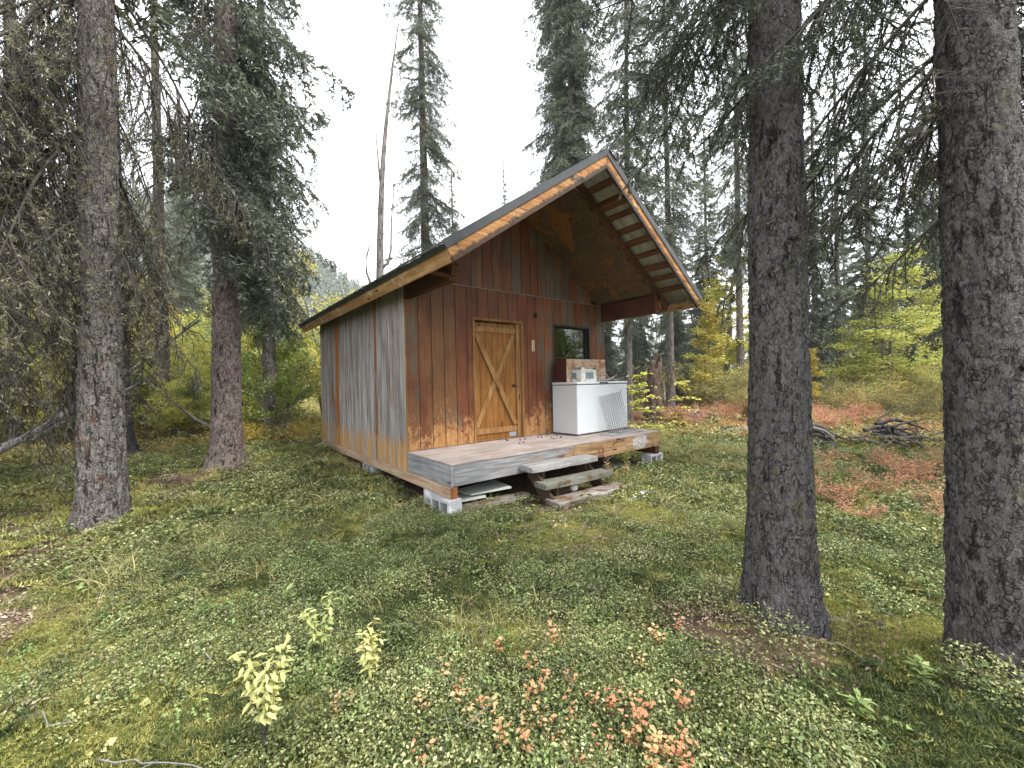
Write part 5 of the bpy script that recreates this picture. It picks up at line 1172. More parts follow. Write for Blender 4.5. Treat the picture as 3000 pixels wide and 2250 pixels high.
def root_tangle(label, x, y, seed, big):
    e = thing('uprooted_roots', label, 'deadwood', (x, y, gz(x, y))); rg = np.random.default_rng(seed)
    for k in range(30 if big else 17):
        fan = k < (18 if big else 8); a = rg.uniform(0, 2*pi) if not fan else rg.normal(-.67, .3); L = rg.uniform(.5, 1.4)*(1.15 if big else .8); h = rg.uniform(-.12, .12) if fan else rg.uniform(.0, .45); p = [np.array([rg.normal(0, .4 if big else .25), rg.normal(0, .2), rg.uniform(0, .2)]) if not fan else np.array([-.35+rg.normal(0, .12), .28+rg.normal(0, .1), rg.uniform(.15, .42)])]; d = np.array([cos(a), sin(a), h])
        for i in range(7): d = norm(d+rg.normal(0, .25, 3)+np.array([0, 0, -.08])); d[2] = min(d[2], .3); q = p[-1]+d*L/7; q[2] = max(q[2], -.03); p.append(q)
        v, f = tube_np(np.array(p), np.linspace(.05 if k < 8 else .026, .008, 8), 7); v[:, 2] += .10; mobj('root', npmesh('root', v, [f], [M[['bark_dead', 'bark_plain', 'bark_dark'][rg.integers(3)]]], smooth=True), e)
    if big:
        v, f = tube_np(np.array([(-.32, .1, .40), (0, 0, .27), (.45, -.15, .14), (1.3, -.3, .05)]), [.05, .09, .08, .05], 12); d = 1+(fbm(v[:, 0]*5, v[:, 1]*5+v[:, 2]*7, 3, 4)-.5)[:, None]*.35
        mobj('butt', npmesh('butt', v*np.array([1, 1, 1])+ (d-1)*.15, [f], [M['bark_plain']], smooth=True), e)
root_tangle('large tangle of dark uprooted roots and dead branches left of the leaning trunk', 9.0, -3.75, 5, True)
root_tangle('smaller arched tangle of dead roots beside the larger root tangle', 8.6, -2.75, 6, False)
# fallen lichen-covered poles at the left, leaning behind the big spruce
def pole(label, p0, p1, r0, r1, seed, nb=5, mat='bark_dead'):
    e = thing('fallen_pole', label, 'fallen tree', tuple(p0)); rg = np.random.default_rng(seed); d = np.array(p1)-np.array(p0); t_ = np.linspace(0, 1, 14)[:, None]
    ax = d*t_+np.sin(t_*pi)*np.array([0, 0, -.10])+np.cumsum(rg.normal(0, .012, (14, 3)), 0); v, q = tube_np(ax, np.linspace(r0, r1, 14), 8); mobj('stem', npmesh('stem', v, [q], [M[mat]], smooth=True), e)
    for k in range(nb):
        i = rg.integers(2, 13); a = rg.uniform(0, 2*pi); L = rg.uniform(.3, .8); b = ax[i]+np.stack([np.linspace(0, 1, 5)*cos(a)*L, np.linspace(0, 1, 5)*sin(a)*L, np.linspace(0, 1, 5)**1.5*L*.7], 1)+np.cumsum(rg.normal(0, .015, (5, 3)), 0)
        v, q = tube_np(b, np.linspace(r1*.8, .002, 5), 5); mobj('branch', npmesh('branch', v, [q], [M[mat]], smooth=True), e)
pole('pale lichen-covered fallen pole slanting up from the left edge, upper one', (-4.6, 2.6, .75), (-2.95, 2.9, 1.65), .045, .02, 61)
pole('pale fallen pole slanting up from the left edge, lower one', (-4.75, 2.3, .45), (-2.2, 3.6, 2.7), .05, .018, 62, 7)
pole('dark curved bare branch at the far left edge', (-4.9, 2.5, 1.0), (-3.95, 3.3, 2.35), .035, .015, 63, 4, 'bark_plain')
pole('thin dead stem leaning between the two left trunks', (-1.75, 6.6, .45), (-3.35, 7.6, 2.1), .04, .012, 64, 6)
pole('broken dead branch lying on the ground behind the pinkish trunk', (-3.0, 6.4, gz(-3, 6.4)+.06), (-1.5, 6.6, gz(-1.5, 6.6)+.18), .045, .02, 65, 4, 'bark_plain')
# ------------------------------------------------------------------ background spruces: four kinds, copied one by one
FARP = []
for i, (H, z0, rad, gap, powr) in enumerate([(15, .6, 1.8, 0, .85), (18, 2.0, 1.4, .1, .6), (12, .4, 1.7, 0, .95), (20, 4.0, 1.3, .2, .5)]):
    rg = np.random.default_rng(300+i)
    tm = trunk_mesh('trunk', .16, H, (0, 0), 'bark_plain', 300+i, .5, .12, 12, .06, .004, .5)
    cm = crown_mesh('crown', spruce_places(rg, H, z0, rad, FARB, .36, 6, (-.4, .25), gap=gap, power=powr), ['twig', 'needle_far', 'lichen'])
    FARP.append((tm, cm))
def far_copy(k, x, y, sc, rz, label, group):
    e = thing('spruce_tree', label, 'spruce tree', (x, y, gz(x, y)-.05), rz, group); e.scale = (sc, sc, sc)
    mobj('trunk', FARP[k][0], e); mobj('crown', FARP[k][1], e)
rg = np.random.default_rng(12)
def polar(azdeg, d): a = radians(azdeg); return CAM.x+sin(a)*d, CAM.y+cos(a)*d     # bearing clockwise from +Y
TAKEN = [(20.0, -1.72), (17.4, 3.3), (14.6, 2.8), (16.7, 2.5), (12.4, 3.3)]
def stand(n, az0, az1, d0, d1, kinds, label, group, scl=(.8, 1.15), mind=1.6):
    done = 0; tries = 0
    while done < n and tries < n*30:
        tries += 1; az = rg.uniform(az0, az1); d = d0+(d1-d0)*rg.random()**.8; x, y = polar(az, d)
        if min(math.hypot(x-a, y-b) for a, b in TAKEN) < mind: continue
        TAKEN.append((x, y)); far_copy(int(rg.choice(kinds)), x, y, rg.uniform(*scl), rg.uniform(0, 6.3), label, group); done += 1
CY = math.degrees(YAW)
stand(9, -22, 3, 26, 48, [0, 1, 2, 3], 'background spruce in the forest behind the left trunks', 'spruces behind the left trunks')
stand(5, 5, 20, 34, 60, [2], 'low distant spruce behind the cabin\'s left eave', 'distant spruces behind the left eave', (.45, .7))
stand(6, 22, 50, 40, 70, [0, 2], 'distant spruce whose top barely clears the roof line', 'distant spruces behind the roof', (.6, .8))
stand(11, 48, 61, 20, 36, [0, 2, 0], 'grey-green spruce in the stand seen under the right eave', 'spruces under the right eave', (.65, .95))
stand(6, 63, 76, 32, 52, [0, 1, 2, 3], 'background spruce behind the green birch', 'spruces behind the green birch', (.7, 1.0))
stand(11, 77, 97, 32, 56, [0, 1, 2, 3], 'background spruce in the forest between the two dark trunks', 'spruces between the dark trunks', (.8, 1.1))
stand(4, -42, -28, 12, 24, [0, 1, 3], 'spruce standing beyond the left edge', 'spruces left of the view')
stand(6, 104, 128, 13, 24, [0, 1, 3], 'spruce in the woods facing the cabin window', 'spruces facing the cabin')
for (x, y, k, s) in [(9.0, -6.4, 'willow', 1.2), (11, -8.2, 'willow', 1.4), (12.5, -7.2, 'layered', .8), (8.2, -7.8, 'willow_c', 1.2), (10.5, -6.2, 'willow_b', 1.1)]:
    put(k, 'willow_shrub', 'yellow-green shrub in the clearing facing the cabin window', 'shrub', x, y, s, s*7, 'shrubs facing the cabin')
# ------------------------------------------------------------------ scattered cover (uncountable): instances on stored points
def gn_scatter(name, label, P, rot, scl, idx, protos, cat=None):
    me = bpy.data.meshes.new(name); me.vertices.add(len(P)); me.vertices.foreach_set('co', np.asarray(P, np.float32).ravel())
    a = me.attributes.new('rot', 'FLOAT_VECTOR', 'POINT'); a.data.foreach_set('vector', np.asarray(rot, np.float32).ravel())
    a = me.attributes.new('scl', 'FLOAT', 'POINT'); a.data.foreach_set('value', np.asarray(scl, np.float32))
    a = me.attributes.new('idx', 'INT', 'POINT'); a.data.foreach_set('value', np.asarray(idx, np.int32))
    col = bpy.data.collections.new(name+'_kinds')
    for i, m in enumerate(protos): col.objects.link(bpy.data.objects.new('%s_kind_%02d' % (name, i), m))
    o = mobj(name, me); tag(o, label, cat, None, 'stuff')
    ng = bpy.data.node_groups.new(name+'_nodes', 'GeometryNodeTree')
    ng.interface.new_socket('Geometry', in_out='INPUT', socket_type='NodeSocketGeometry'); ng.interface.new_socket('Geometry', in_out='OUTPUT', socket_type='NodeSocketGeometry')
    N = ng.nodes; gi = N.new('NodeGroupInput'); go_ = N.new('NodeGroupOutput'); ip = N.new('GeometryNodeInstanceOnPoints'); ci = N.new('GeometryNodeCollectionInfo')
    ci.inputs['Collection'].default_value = col; ci.inputs['Separate Children'].default_value = True; ci.inputs['Reset Children'].default_value = True
    def na(nm, ty): x = N.new('GeometryNodeInputNamedAttribute'); x.data_type = ty; x.inputs['Name'].default_value = nm; return x.outputs['Attribute']
    e2r = N.new('FunctionNodeEulerToRotation'); Lk = ng.links.new
    Lk(gi.outputs[0], ip.inputs['Points']); Lk(ci.outputs[0], ip.inputs['Instance']); ip.inputs['Pick Instance'].default_value = True
    Lk(na('idx', 'INT'), ip.inputs['Instance Index']); Lk(na('rot', 'FLOAT_VECTOR'), e2r.inputs[0]); Lk(e2r.outputs[0], ip.inputs['Rotation']); Lk(na('scl', 'FLOAT'), ip.inputs['Scale'])
    Lk(ip.outputs[0], go_.inputs[0]); md = o.modifiers.new('scatter', 'NODES'); md.node_group = ng
    return o
def sector(n, r0, r1, rg, az0=-35, az1=112, p=1.0):
    a = np.radians(rg.uniform(az0, az1, n)); r = (r0**(2*p)+(r1**(2*p)-r0**(2*p))*rg.random(n))**(.5/p); return CAM.x+np.sin(a)*r, CAM.y+np.cos(a)*r
def clear_of(x, y):
    """not inside the platform shadow line, trunks, steps or blocks"""
    ok = ~((x > .02) & (x < W-.02) & (y > -1.05) & (y < DP))
    for (bx, by), r in BASES: ok &= np.hypot(x-bx, y-by) > r*.62
    ok &= ~((x > 1.05) & (x < 2.45) & (y > -1.86) & (y < -1.0))
    return ok
# --- clump prototypes
def clump(seed, n, rad, h, leaf, mat, asp=.62, up_=.6, stems=True, zl=-.1, zh=.6):
    rg = np.random.default_rng(seed); a = rg.uniform(0, 2*pi, n); r = rad*np.sqrt(rg.random(n)); z = h*(.25+.75*rg.random(n))*(1-.45*(r/rad)**2)
    P = np.stack([r*np.cos(a), r*np.sin(a), z], 1); D = rand_dirs(rg, n, zl, zh); Nn = norm(np.array([0, 0, 1.])*up_+rg.normal(size=(n, 3))*.5); sz = leaf*rg.uniform(.65, 1.3, n)
    v, f, val = leaf_quads(rg, P, D, Nn, sz, sz*asp); fs = [f]; mi = [0]; V = [v]; vals = [val]
    if stems:
        k = max(4, n//8); b = rg.integers(0, n, k); p1 = P[b]; p0 = p1*np.array([.6, .6, 0])+np.array([0, 0, -.02]); pv, pq = prisms(p0, p1, np.full(k, .0012), np.full(k, .0007)); V.append(pv); fs.append(pq+len(v)); mi.append(1); vals.append(np.full(len(pv), .3))
    return npmesh('clump', np.concatenate(V), fs, [M[mat], M['twig']], mi, attrs={'v': np.concatenate(vals)})
def tuft(seed, n, rad, h, wd, mat, spread=.35, curve=.5):
    """grass or moss blades: two-segment tapered blades"""
    rg = np.random.default_rng(seed); a = rg.uniform(0, 2*pi, n); r = rad*np.sqrt(rg.random(n)); b = np.stack([r*np.cos(a), r*np.sin(a), np.zeros(n)-.004], 1)
    d = norm(np.array([0, 0, 1.])+rg.normal(size=(n, 3))*spread); l = (h*rg.uniform(.5, 1.2, n))[:, None]; m = b+d*l*.55; out = np.stack([d[:, 0], d[:, 1], np.full(n, -.25)], 1); t_ = m+norm(d+norm(out)*curve)*l*.5; s = norm(np.cross(d, rg.normal(size=(n, 3))))*wd*.5
    v = np.stack([b-s, b+s, m-s*.8, m+s*.8, t_], 1).reshape(-1, 3); k = np.arange(n)[:, None]*5
    f4 = k+np.array([[0, 1, 3, 2]]); f3 = k+np.array([[2, 3, 4]]); return npmesh('tuft', v, [f4, f3], [M[mat]], attrs={'v': np.repeat(rg.random(n), 5)})
ling = [clump(400+i, 150, .105, .06+.02*(i % 3), .0118, 'leaf_lingon') for i in range(6)]
lingp = [clump(410+i, 70, .10, .06, .018, 'leaf_light') for i in range(2)]
mossk = [tuft(420+i, 300, .085, .015, .0028, 'leaf_moss', .65, .3) for i in range(4)]
lingf = [clump(430+i, 120, .24, .13, .040, 'leaf_lingon', stems=False) for i in range(4)]
mossf = [tuft(440+i, 130, .20, .06, .013, 'leaf_moss', .55, .3) for i in range(3)]
redf = [clump(450+i, 90, .22, .20, .042, 'leaf_red', stems=True) for i in range(3)]
redn = [clump(455+i, 46, .10, .13, .020, 'leaf_red') for i in range(3)]
olivef = [clump(460+i, 100, .26, .24, .045, 'leaf_olive', stems=True) for i in range(3)]
grassk = [tuft(470+i, 16, .05, .24, .0035, 'grass_dry', .55, .9) for i in range(4)]
grassf = [tuft(480+i, 60, .16, .30, .010, 'grass_dry', .5, .8) for i in range(3)]
litk = [clump(490+i, 60, .13, .010, .022, 'leaf_litter', .55, 1.6, False, -.1, .15) for i in range(4)]
heathk = [tuft(500+i, 220, .08, .024, .0030, 'leaf_heath', .7, .3) for i in range(3)]
def cover(name, label, n, r0, r1, kinds, fn, scl, seed, zoff=-.004, tilt=.25, p=1.0):
    rg = np.random.default_rng(seed); x, y = sector(n, r0, r1, rg, p=p); pr = fn(x, y, *zones(x, y)); k = (rg.random(n) < pr) & clear_of(x, y); x = x[k]; y = y[k]; n = len(x)
    d = np.hypot(x-CAM.x, y-CAM.y); s = rg.uniform(*scl, n)
    P = np.stack([x, y, ground(x, y)+zoff], 1); rot = np.stack([rg.normal(0, tilt, n), rg.normal(0, tilt, n), rg.uniform(0, 6.3, n)], 1)
    return gn_scatter(name, label, P, rot, s, rg.integers(0, len(kinds), n), kinds)
pat = lambda x, y, f, s: fbm(x*f, y*f, s, 3)
cover('lingonberry_carpet', 'low dark green lingonberry leaves carpeting the near ground', 17000, 1.0, 5.6, ling+lingp[:1], lambda x, y, m, l, r: np.clip(1.0-.85*m-l*1.05, .02, 1)*sstep(.42, .53, pat(x, y, 1.9, 71)+.02), (.55, 1.55), 1, p=.8)
cover('moss_carpet', 'yellow-green moss patches on the near ground', 14000, 1.0, 5.6, mossk, lambda x, y, m, l, r: np.clip(.32+.9*m-.8*l, .04, 1), (.8, 1.4), 2, p=.8)
cover('heath_sprigs', 'dark upright heath sprigs among the near leaves', 9000, 1.0, 5.0, heathk, lambda x, y, m, l, r: np.clip(.9-l-.6*m, 0, 1)*(sstep(.45, .58, pat(x, y, 1.1, 75))+.9*sstep(.50, .42, pat(x, y, 1.9, 71)+.02)), (.8, 1.7), 12, p=.8)
broadk = [clump(510+i, 9, .07, .05, .042, ['leaf_pale', 'leaf_light', 'grass_dry'][i], .75, 1.4, True, -.1, .3) for i in range(3)]
stickk = []
for i in range(4):
    rgs = np.random.default_rng(520+i); mm = MB(); p_ = np.array([[-.09, 0, .02], [-.02, .01, .035], [.04, -.008, .04], [.11, .012, .02]])+rgs.normal(0, .008, (4, 3)); mm.tube(p_, [.0022, .002, .0017, .0008], 4)
    mm.tube(np.array([p_[2], p_[2]+[.03, .03, .015], p_[2]+[.05, .06, .01]]), [.0012, .001, .0005], 3); stickk.append(mm.mesh('stick', M['twig_pale']))
cover('broad_leaves', 'scattered pale rounded leaves poking through the near carpet', 700, 1.0, 7, broadk, lambda x, y, m, l, r: sstep(.40, .6, pat(x, y, 1.3, 77))*.8+.1, (.6, 1.1), 13)
cover('fallen_twigs', 'thin pale dead twigs strewn over the near ground', 420, 1.0, 8, stickk, lambda x, y, m, l, r: .35+.6*l, (.6, 1.6), 14, .03)
cover('pale_seedlings', 'small pale green seedling leaves dotted over the near ground', 420, 1.0, 6, lingp, lambda x, y, m, l, r: sstep(.5, .62, pat(x, y, .8, 73)), (.7, 1.1), 3)
cover('leaf_litter', 'brown fallen leaves and needles on bare soil', 3800, 1.0, 9.5, litk, lambda x, y, m, l, r: np.clip(l*1.2, .05, 1), (.8, 1.5), 4, p=.9)
cover('meadow_leaves', 'low green leaf cover on the ground further off', 15000, 5.2, 14, lingf, lambda x, y, m, l, r: np.clip(1.0-.6*m-.8*l-.3*r, .05, 1), (.5, .95), 5, p=.8)
cover('meadow_moss', 'yellowish moss on the ground further off', 9000, 5.2, 14, mossf, lambda x, y, m, l, r: np.clip(.42+.8*m-.6*l, .05, 1), (.6, 1.1), 6, p=.8)
cover('red_heath', 'red autumn heath leaves spread over the ground right of the cabin', 6500, 7.0, 22, redf, lambda x, y, m, l, r: np.clip(r*.6, 0, 1), (.6, 1.35), 7, p=.8)
cover('red_sprigs', 'scattered small reddish leaves between the dark trunks', 900, 2.6, 8, redn, lambda x, y, m, l, r: r*.8, (.7, 1.2), 8)
cover('forest_undergrowth', 'olive undergrowth leaves on the distant forest floor', 15000, 11, 46, olivef+lingf[:1], lambda x, y, m, l, r: np.clip(.9-.8*r, .1, 1), (.8, 1.9), 9, p=.75)
cover('dry_grass', 'fine dry grass blades among the near plants', 1000, 1.0, 6.5, grassk, lambda x, y, m, l, r: sstep(.42, .6, pat(x, y, .9, 91)), (.6, 1.15), 10)
cover('meadow_grass', 'pale dry grass in the clearing to the right', 4200, 4.5, 24, grassf, lambda x, y, m, l, r: sstep(1.5, 5, x)*sstep(.40, .56, pat(x, y, .5, 93))*.9+.08, (.5, 1.1), 11)
# --- distant hillside forest
hill_x, hill_y = polar(6, 330)
def build_hill():
    n = 60; u = np.linspace(-1, 1, n); X, Y = np.meshgrid(u, u); h = np.exp(-(X**2*2.2+Y**2*3.0))*88*(.85+.3*fbm(X*3, Y*3, 5, 4))-8
    a = radians(-6); cx, cy_ = polar(-2, 245); v = np.stack([cx+X*190*cos(a)-Y*150*sin(a), cy_+X*190*sin(a)+Y*150*cos(a), h], -1).reshape(-1, 3)
    i = np.arange(n-1)[:, None]*n; j = np.arange(n-1)[None]; q = np.stack([i+j, i+j+1, i+n+j+1, i+n+j], -1).reshape(-1, 4)
    t = NT('hill_floor'); c = t.mix(t.noise(t.pos(), .05, 5), (.03, .04, .022), (.07, .08, .04)); m = t.done(c, .95)
    structure(mobj('hill', npmesh('hill', v, [q], [m], smooth=True))); return v.reshape(n, n, 3)
HV = build_hill()
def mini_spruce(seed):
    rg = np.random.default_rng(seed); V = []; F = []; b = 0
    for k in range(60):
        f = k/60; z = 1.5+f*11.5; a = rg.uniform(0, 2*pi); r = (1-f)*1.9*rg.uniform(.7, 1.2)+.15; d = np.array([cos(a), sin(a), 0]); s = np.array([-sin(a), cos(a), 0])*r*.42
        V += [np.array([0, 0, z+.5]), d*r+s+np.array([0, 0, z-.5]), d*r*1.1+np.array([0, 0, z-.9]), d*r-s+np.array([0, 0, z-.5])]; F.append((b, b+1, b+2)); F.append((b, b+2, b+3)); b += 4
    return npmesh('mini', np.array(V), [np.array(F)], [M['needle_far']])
minis = [mini_spruce(600+i) for i in range(3)]
rg = np.random.default_rng(33); n = 7000; fi = rg.uniform(0, 58.99, n); fj = rg.uniform(0, 58.99, n); i0 = fi.astype(int); j0 = fj.astype(int); a_ = (fi-i0)[:, None]; b_ = (fj-j0)[:, None]
Pp = (HV[i0, j0]*(1-a_)+HV[i0+1, j0]*a_)*(1-b_)+(HV[i0, j0+1]*(1-a_)+HV[i0+1, j0+1]*a_)*b_; Pp = Pp[Pp[:, 2] > -2]; n = len(Pp)
gn_scatter('forest', 'spruce forest covering the distant hillside', Pp, np.stack([np.zeros(n), np.zeros(n), rg.uniform(0, 6.3, n)], 1), rg.uniform(.45, .85, n), rg.integers(0, 3, n), minis)
n = 1500; az = np.radians(rg.uniform(-40, 118, n)); d = rg.uniform(55, 150, n); x = CAM.x+np.sin(az)*d; y = CAM.y+np.cos(az)*d; hide = (np.degrees(az) > 4) & (np.degrees(az) < 47)
sc_ = np.where(hide, rg.uniform(.35, .7, n), rg.uniform(.6, .95, n))
gn_scatter('distant_forest', 'distant spruce forest beyond the clearing', np.stack([x, y, ground(x, y)-.3], 1), np.stack([np.zeros(n), np.zeros(n), rg.uniform(0, 6.3, n)], 1), sc_, rg.integers(0, 3, n), minis)
# ------------------------------------------------------------------ countable foreground plants
def oval_leaves(rg, P, D, Nn, L, Wd):
    k = len(P); S = norm(np.cross(D, Nn)); Nn = np.cross(S, D); L = np.reshape(L, (-1, 1)); Wd = np.reshape(Wd, (-1, 1)); rows = []
    for (u, w_, h) in ((0, 0, 0), (.25, .38, .05), (.25, -.38, .05), (.6, .5, .02), (.6, -.5, .02), (1, 0, -.12), (.3, 0, -.03), (.6, 0, -.05)): rows.append(P+D*L*u+S*Wd*w_+Nn*(L*h))
    v = np.stack(rows, 1).reshape(-1, 3); b = np.arange(k)[:, None]*8
    f3 = np.concatenate([b+np.array([[0, 6, 1]]), b+np.array([[0, 2, 6]]), b+np.array([[3, 7, 5]]), b+np.array([[4, 5, 7]])]); f4 = np.concatenate([b+np.array([[1, 6, 7, 3]]), b+np.array([[2, 4, 7, 6]])])
    return v, f3, f4, np.repeat(rg.random(k), 8)
def sprig(label, x, y, h, nst, seed, leafm, lsz, group, name='blueberry_sprig', cat='plant', asp=.6, nl=7, hue=(0, 1), stemm='twig', straight=False, spread=.45):
    rg = np.random.default_rng(seed); e = thing(name, label, cat, (x, y, gz(x, y)-.01), 0, group); V = []; Q = []; b = 0; P = []; D = []
    for s_ in range(nst):
        a = rg.uniform(0, 2*pi); ln = rg.uniform(.1, spread) if not straight else rg.uniform(0, .12); n = 6; t_ = np.linspace(0, 1, n)[:, None]; hh = h*rg.uniform(.75, 1.1)
        ax = np.array([[cos(a)*ln*hh, sin(a)*ln*hh, 0]])*t_**1.4+np.array([[0, 0, hh]])*t_+rg.normal(0, .006, (n, 3)); v, q = tube_np(ax, np.linspace(.0022, .0009, n), 4); V.append(v); Q.append(q+b); b += len(v)
        for k in range(nl):
            tt = (.35 if not straight else .12)+((.65 if not straight else .86)*(k+.5)/nl); i = min(int(tt*(n-1)), n-2); p = ax[i]+(ax[i+1]-ax[i])*(tt*(n-1)-i)
            an_ = k*2.4+rg.uniform(-.4, .4); el = (rg.uniform(-.1, .6) if name == 'blueberry_sprig' else rg.uniform(-.75, .35)) if not straight else rg.uniform(-.25, .45)+tt*.35
            P.append(p); D.append([cos(an_)*cos(el), sin(an_)*cos(el), sin(el)])
    P = np.array(P); D = np.array(D); k = len(P); Nn = norm(np.array([0, 0, 1.])+rg.normal(size=(k, 3))*.35); L = lsz*rg.uniform(.7, 1.25, k)
    v, f3, f4, val = oval_leaves(rg, P, D, Nn, L, L*asp); val = hue[0]+val*(hue[1]-hue[0])
    mobj('stem', npmesh('stem', np.concatenate(V), [np.concatenate(Q)], [M[stemm]]), e); mobj('leaves', npmesh('leaves', v, [f3, f4], [M[leafm]], attrs={'v': val}), e)
SPR = [[-0.78, -3.72], [-1.13, -3.92], [-0.91, -4.19], [-0.58, -4.38], [-0.32, -4.07], [-0.16, -4.09], [-1.42, -3.55], [-1.4, -3.69], [-1.42, -3.9], [-1.36, -3.96], [-1.41, -4.05], [-1.34, -4.14], [-1.21, -4.1], [-1.17, -4.14], [-1.05, -4.11], [-0.95, -4.13], [-0.84, -4.23], [-0.95, -4.33], [-0.84, -4.32], [-1.08, -4.3], [-0.97, -4.45], [-0.88, -4.45], [-0.82, -4.51], [-0.92, -4.58], [-1.01, -4.54], [-0.86, -4.63], [-1.35, -3.84], [-1.56, -3.69], [-1.03, -3.78], [-1.05, -3.54], [-0.92, -3.97], [-0.54, -4.12], [-1.43, -3.76], [-1.23, -4.02], [-1.69, -3.88], [-1.21, -4.28]]
BIGS = {1: 4, 2: 3, 3: 3, 0: 3, 18: 3, 20: 4, 21: 4, 22: 4, 23: 4, 17: 3, 4: 3}
for i, (x, y) in enumerate(SPR):
    nst = BIGS.get(i, 2)+1
    lab = {1: 'largest salmon-orange blueberry sprig, centre of the bottom foreground', 0: 'isolated pale orange blueberry sprig furthest back above the foreground cluster', 3: 'tall yellow-orange blueberry sprig below the nearest dark trunk', 6: 'leftmost higher salmon blueberry sprig in the foreground', 22: 'dense coral blueberry sprig at the right of the foreground cluster'}.get(i, 'small orange-pink blueberry sprig among green leaves in the bottom foreground')
    sprig(lab, x, y, .18 if nst > 3 else .15, nst, 700+i, 'leaf_orange', .027 if nst > 3 else .024, 'orange blueberry sprigs in the foreground', nl=8 if nst > 3 else 6, hue=((i*.37) % .5, .5+(i*.37) % .5))
FW = [(-2.157, -3.443, .55, 6, 26, 'tall pale yellow-green fireweed nearest the bottom left foreground'), (-1.831, -2.911, .38, 5, 22, 'pale yellow-green fireweed behind the tallest one'), (-1.684, -3.307, .32, 6, 20, 'pale greyish fireweed clump to the right of the tallest one')]
for i, (x, y, h, ns, nl, lab) in enumerate(FW): sprig(lab, x, y, h, ns, 760+i, 'leaf_pale', .046, 'pale fireweed plants', 'fireweed', 'plant', .36, nl, (.2, 1), straight=False, spread=.28)
for i, (x, y, h, lab) in enumerate([(-2.313, -1.894, .15, 'small light green fireweed rosette in the left middle ground'), (-1.551, -1.378, .17, 'light green feathery fireweed left of the cabin corner block'), (-1.849, -2.055, .14, 'light green fireweed between the rosette and the pale fireweeds'), (-3.2, -.55, .16, 'light green fireweed on bare litter below the big grey spruce'), (.35, -5.05, .12, 'bright green broad-leaved plant at the foot of the leaning trunk'), (-.02, -4.9, .12, 'bright green leafy plant in the bottom right corner')]):
    sprig(lab, x, y, h, 3, 780+i, 'leaf_light', .06, 'light green plants', 'green_plant', 'plant', .38, 9, straight=True)
for i, (x, y) in enumerate([(-1.869, -3.447), (-1.816, -3.441), (-1.904, -3.466)]): sprig('brown withered stalk standing between the pale fireweeds', x, y, .16, 1, 800+i, 'leaf_dry', .02, 'withered stalks', 'withered_stalk', 'plant', .5, 26, straight=True)
for i, (x, y, h, lab) in enumerate([(2.93, -1.50, .46, 'tall dried yellow fireweed leaning at the porch edge right of the steps'), (2.60, -1.50, .22, 'dried brown fireweed beside the middle step'), (2.78, -1.58, .25, 'dried tan fireweed between the steps and the tall dried one'), (2.72, -1.28, .35, 'dried reddish fireweed close under the porch edge')]):
    sprig(lab, x, y, h, 3, 810+i, 'leaf_dry' if i else 'grass_dry', .065, 'dried fireweed by the steps', 'dried_fireweed', 'plant', .3, 20, straight=True)
# paper scraps, dead twigs, deck debris
def scrap(label, x, y, s, seed, grp=None):
    rg = np.random.default_rng(seed); n = 7; u = np.linspace(-1, 1, n); X, Y = np.meshgrid(u, u); Z = rg.random((n, n))*.35; v = np.stack([X*s+rg.normal(0, s*.1, (n, n)), Y*s*.8+rg.normal(0, s*.1, (n, n)), Z*s+.02], -1).reshape(-1, 3)
    i = np.arange(n-1)[:, None]*n; j = np.arange(n-1)[None]; q = np.stack([i+j, i+j+1, i+n+j+1, i+n+j], -1).reshape(-1, 4); o = mobj('paper_scrap', npmesh('paper_scrap', v, [q], [M['crumpled_paper']]), None, (x, y, gz(x, y)+.02)); tag(o, label, 'paper', grp)
scrap('crumpled white paper on the moss right of the steps', 2.40, -2.20, .095, 1); scrap('tiny white paper scrap beside the bottom step', 2.10, -2.22, .03, 2); scrap('small white paper scrap beyond the crumpled one', 3.05, -2.0, .045, 3)
def twig_on_ground(label, pts, r, seed, mat='twig_pale'):
    rg = np.random.default_rng(seed); P = np.array([(x, y, gz(x, y)+.045+h) for x, y, h in pts]); t_ = np.linspace(0, 1, len(P)); tt = np.linspace(0, 1, 14); ax = np.stack([np.interp(tt, t_, P[:, k]) for k in range(3)], 1)+rg.normal(0, .004, (14, 3))
    m = MB(); r = r*.6; m.tube(ax, np.linspace(r, r*.4, 14), 6)
    for k in range(3): i = rg.integers(3, 12); d = norm(rg.normal(size=3)*np.array([1, 1, .4])); m.tube(np.array([ax[i]+d*u for u in (0, .05, .11)]), [r*.5, r*.4, r*.2], 5)
    tag(m.obj('dead_twig', M[mat], None, True), label, 'twig')
twig_on_ground('pale arched dead twig left of the fireweeds', [(-2.02, -2.05, 0), (-2.0, -2.25, .05), (-2.1, -2.5, .0)], .005, 1)
twig_on_ground('bleached forked twig right of the withered stalks', [(-1.62, -3.25, .01), (-1.50, -3.42, .03), (-1.35, -3.45, .01)], .005, 2)
twig_on_ground('long grey twig along the bottom left ground', [(-2.7, -3.05, .01), (-2.45, -3.35, .02), (-2.2, -3.62, .02)], .006, 3)
twig_on_ground('grey dead branch on bare litter left of the nearest dark trunk', [(-.75, -3.15, .0), (-.35, -3.35, .02), (.1, -3.7, .03)], .007, 4, 'twig')
twig_on_ground('dark twig below the nearest dark trunk', [(-.35, -4.2, .03), (-.15, -4.42, .03), (.0, -4.65, .0)], .006, 5, 'twig')
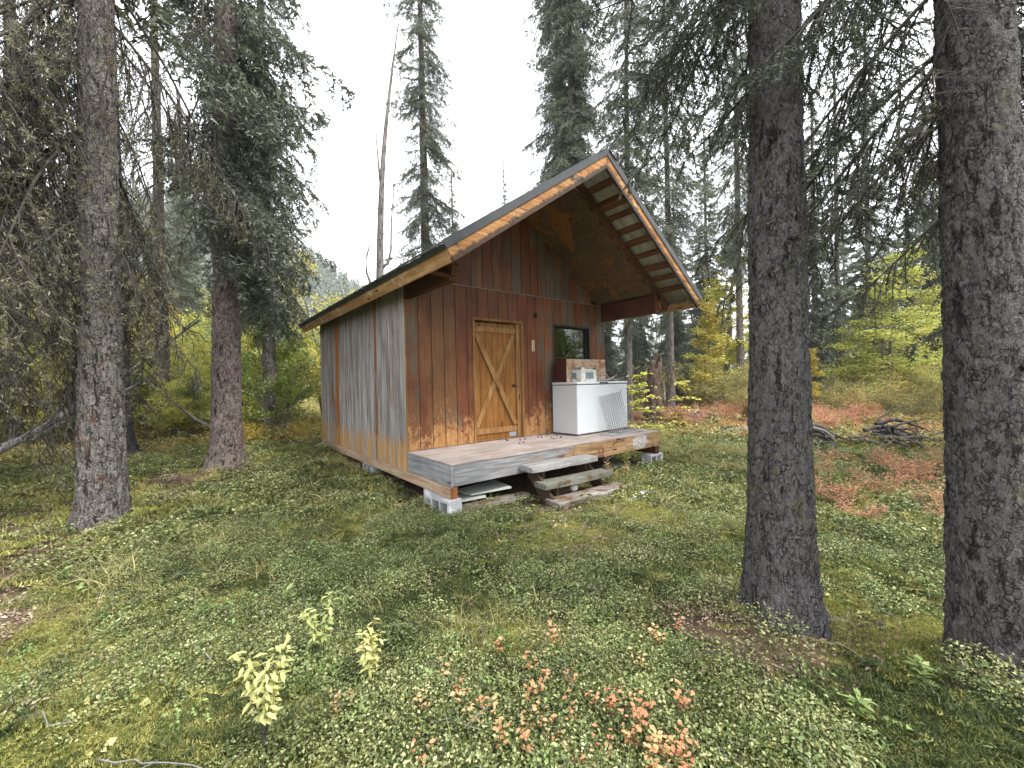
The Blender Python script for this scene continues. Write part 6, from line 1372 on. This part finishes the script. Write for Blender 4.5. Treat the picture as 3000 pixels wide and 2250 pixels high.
twig_on_ground('thin pale twig in the centre of the green carpet', [(-1.2, -3.05, .02), (-1.05, -3.2, .03), (-.95, -3.35, .0)], .0035, 6)
rg = np.random.default_rng(44); cv, cf = lump(.011, .011, .016, 3, 8, 6, .3); cme = MB().add(cv, cf).mesh('cone', M['bark_rot'], True)
for i in range(16):
    o = mobj('spruce_cone', cme, None, (rg.uniform(1.4, 2.6), rg.uniform(-.75, -.1), ZF+.012), (rg.uniform(1.3, 1.8), 0, rg.uniform(0, 6))); tag(o, 'tiny brown spruce cone on the porch deck', 'spruce cone', 'cones on the deck')

# ------------------------------------------------------------------ thin autumn haze
hz = MB().box(CAM.x-430, CAM.x+430, CAM.y-430, CAM.y+430, -4, 112).obj('haze', [], None)
t = NT('haze_air'); pv_ = t.n('ShaderNodeVolumePrincipled'); pv_.inputs['Color'].default_value = (.93, .96, 1, 1); pv_.inputs['Density'].default_value = .0007; pv_.inputs['Anisotropy'].default_value = .2
t.l(pv_.outputs[0], t.out.inputs['Volume']); hz.data.materials.append(t.m); hz['kind'] = 'stuff'; hz['label'] = 'thin pale haze in the forest air'
# ------------------------------------------------------------------ labels: place in each row, counted from the left of the view
ORD = ['leftmost', 'second from the left', 'third from the left', 'fourth from the left', 'fifth from the left', 'sixth from the left', 'seventh from the left', 'eighth from the left', 'ninth from the left', 'tenth from the left', 'eleventh from the left', 'twelfth from the left', 'thirteenth from the left', 'fourteenth from the left', 'fifteenth from the left', 'sixteenth from the left', 'seventeenth from the left', 'eighteenth from the left', 'nineteenth from the left', 'twentieth from the left']
def relabel():
    by = {}
    for o in COL.objects:
        if o.parent is None and 'label' in o and 'group' in o: by.setdefault((o['group'], o['label']), []).append(o)
    for (g_, l_), os_ in by.items():
        if len(os_) < 2 or len(os_) > 40: continue
        def px(o):
            d = o.location-CAM; return d.dot(rt)/max(.1, d.dot(fw))
        os_.sort(key=px); n = len(os_)
        for i, o in enumerate(os_):
            w = ORD[i] if i < 20 else None
            if i > n//2: w = ORD[n-1-i].replace('leftmost', 'rightmost').replace('left', 'right') if i < n-1 else 'rightmost'
            o['label'] = l_+', '+w
relabel()
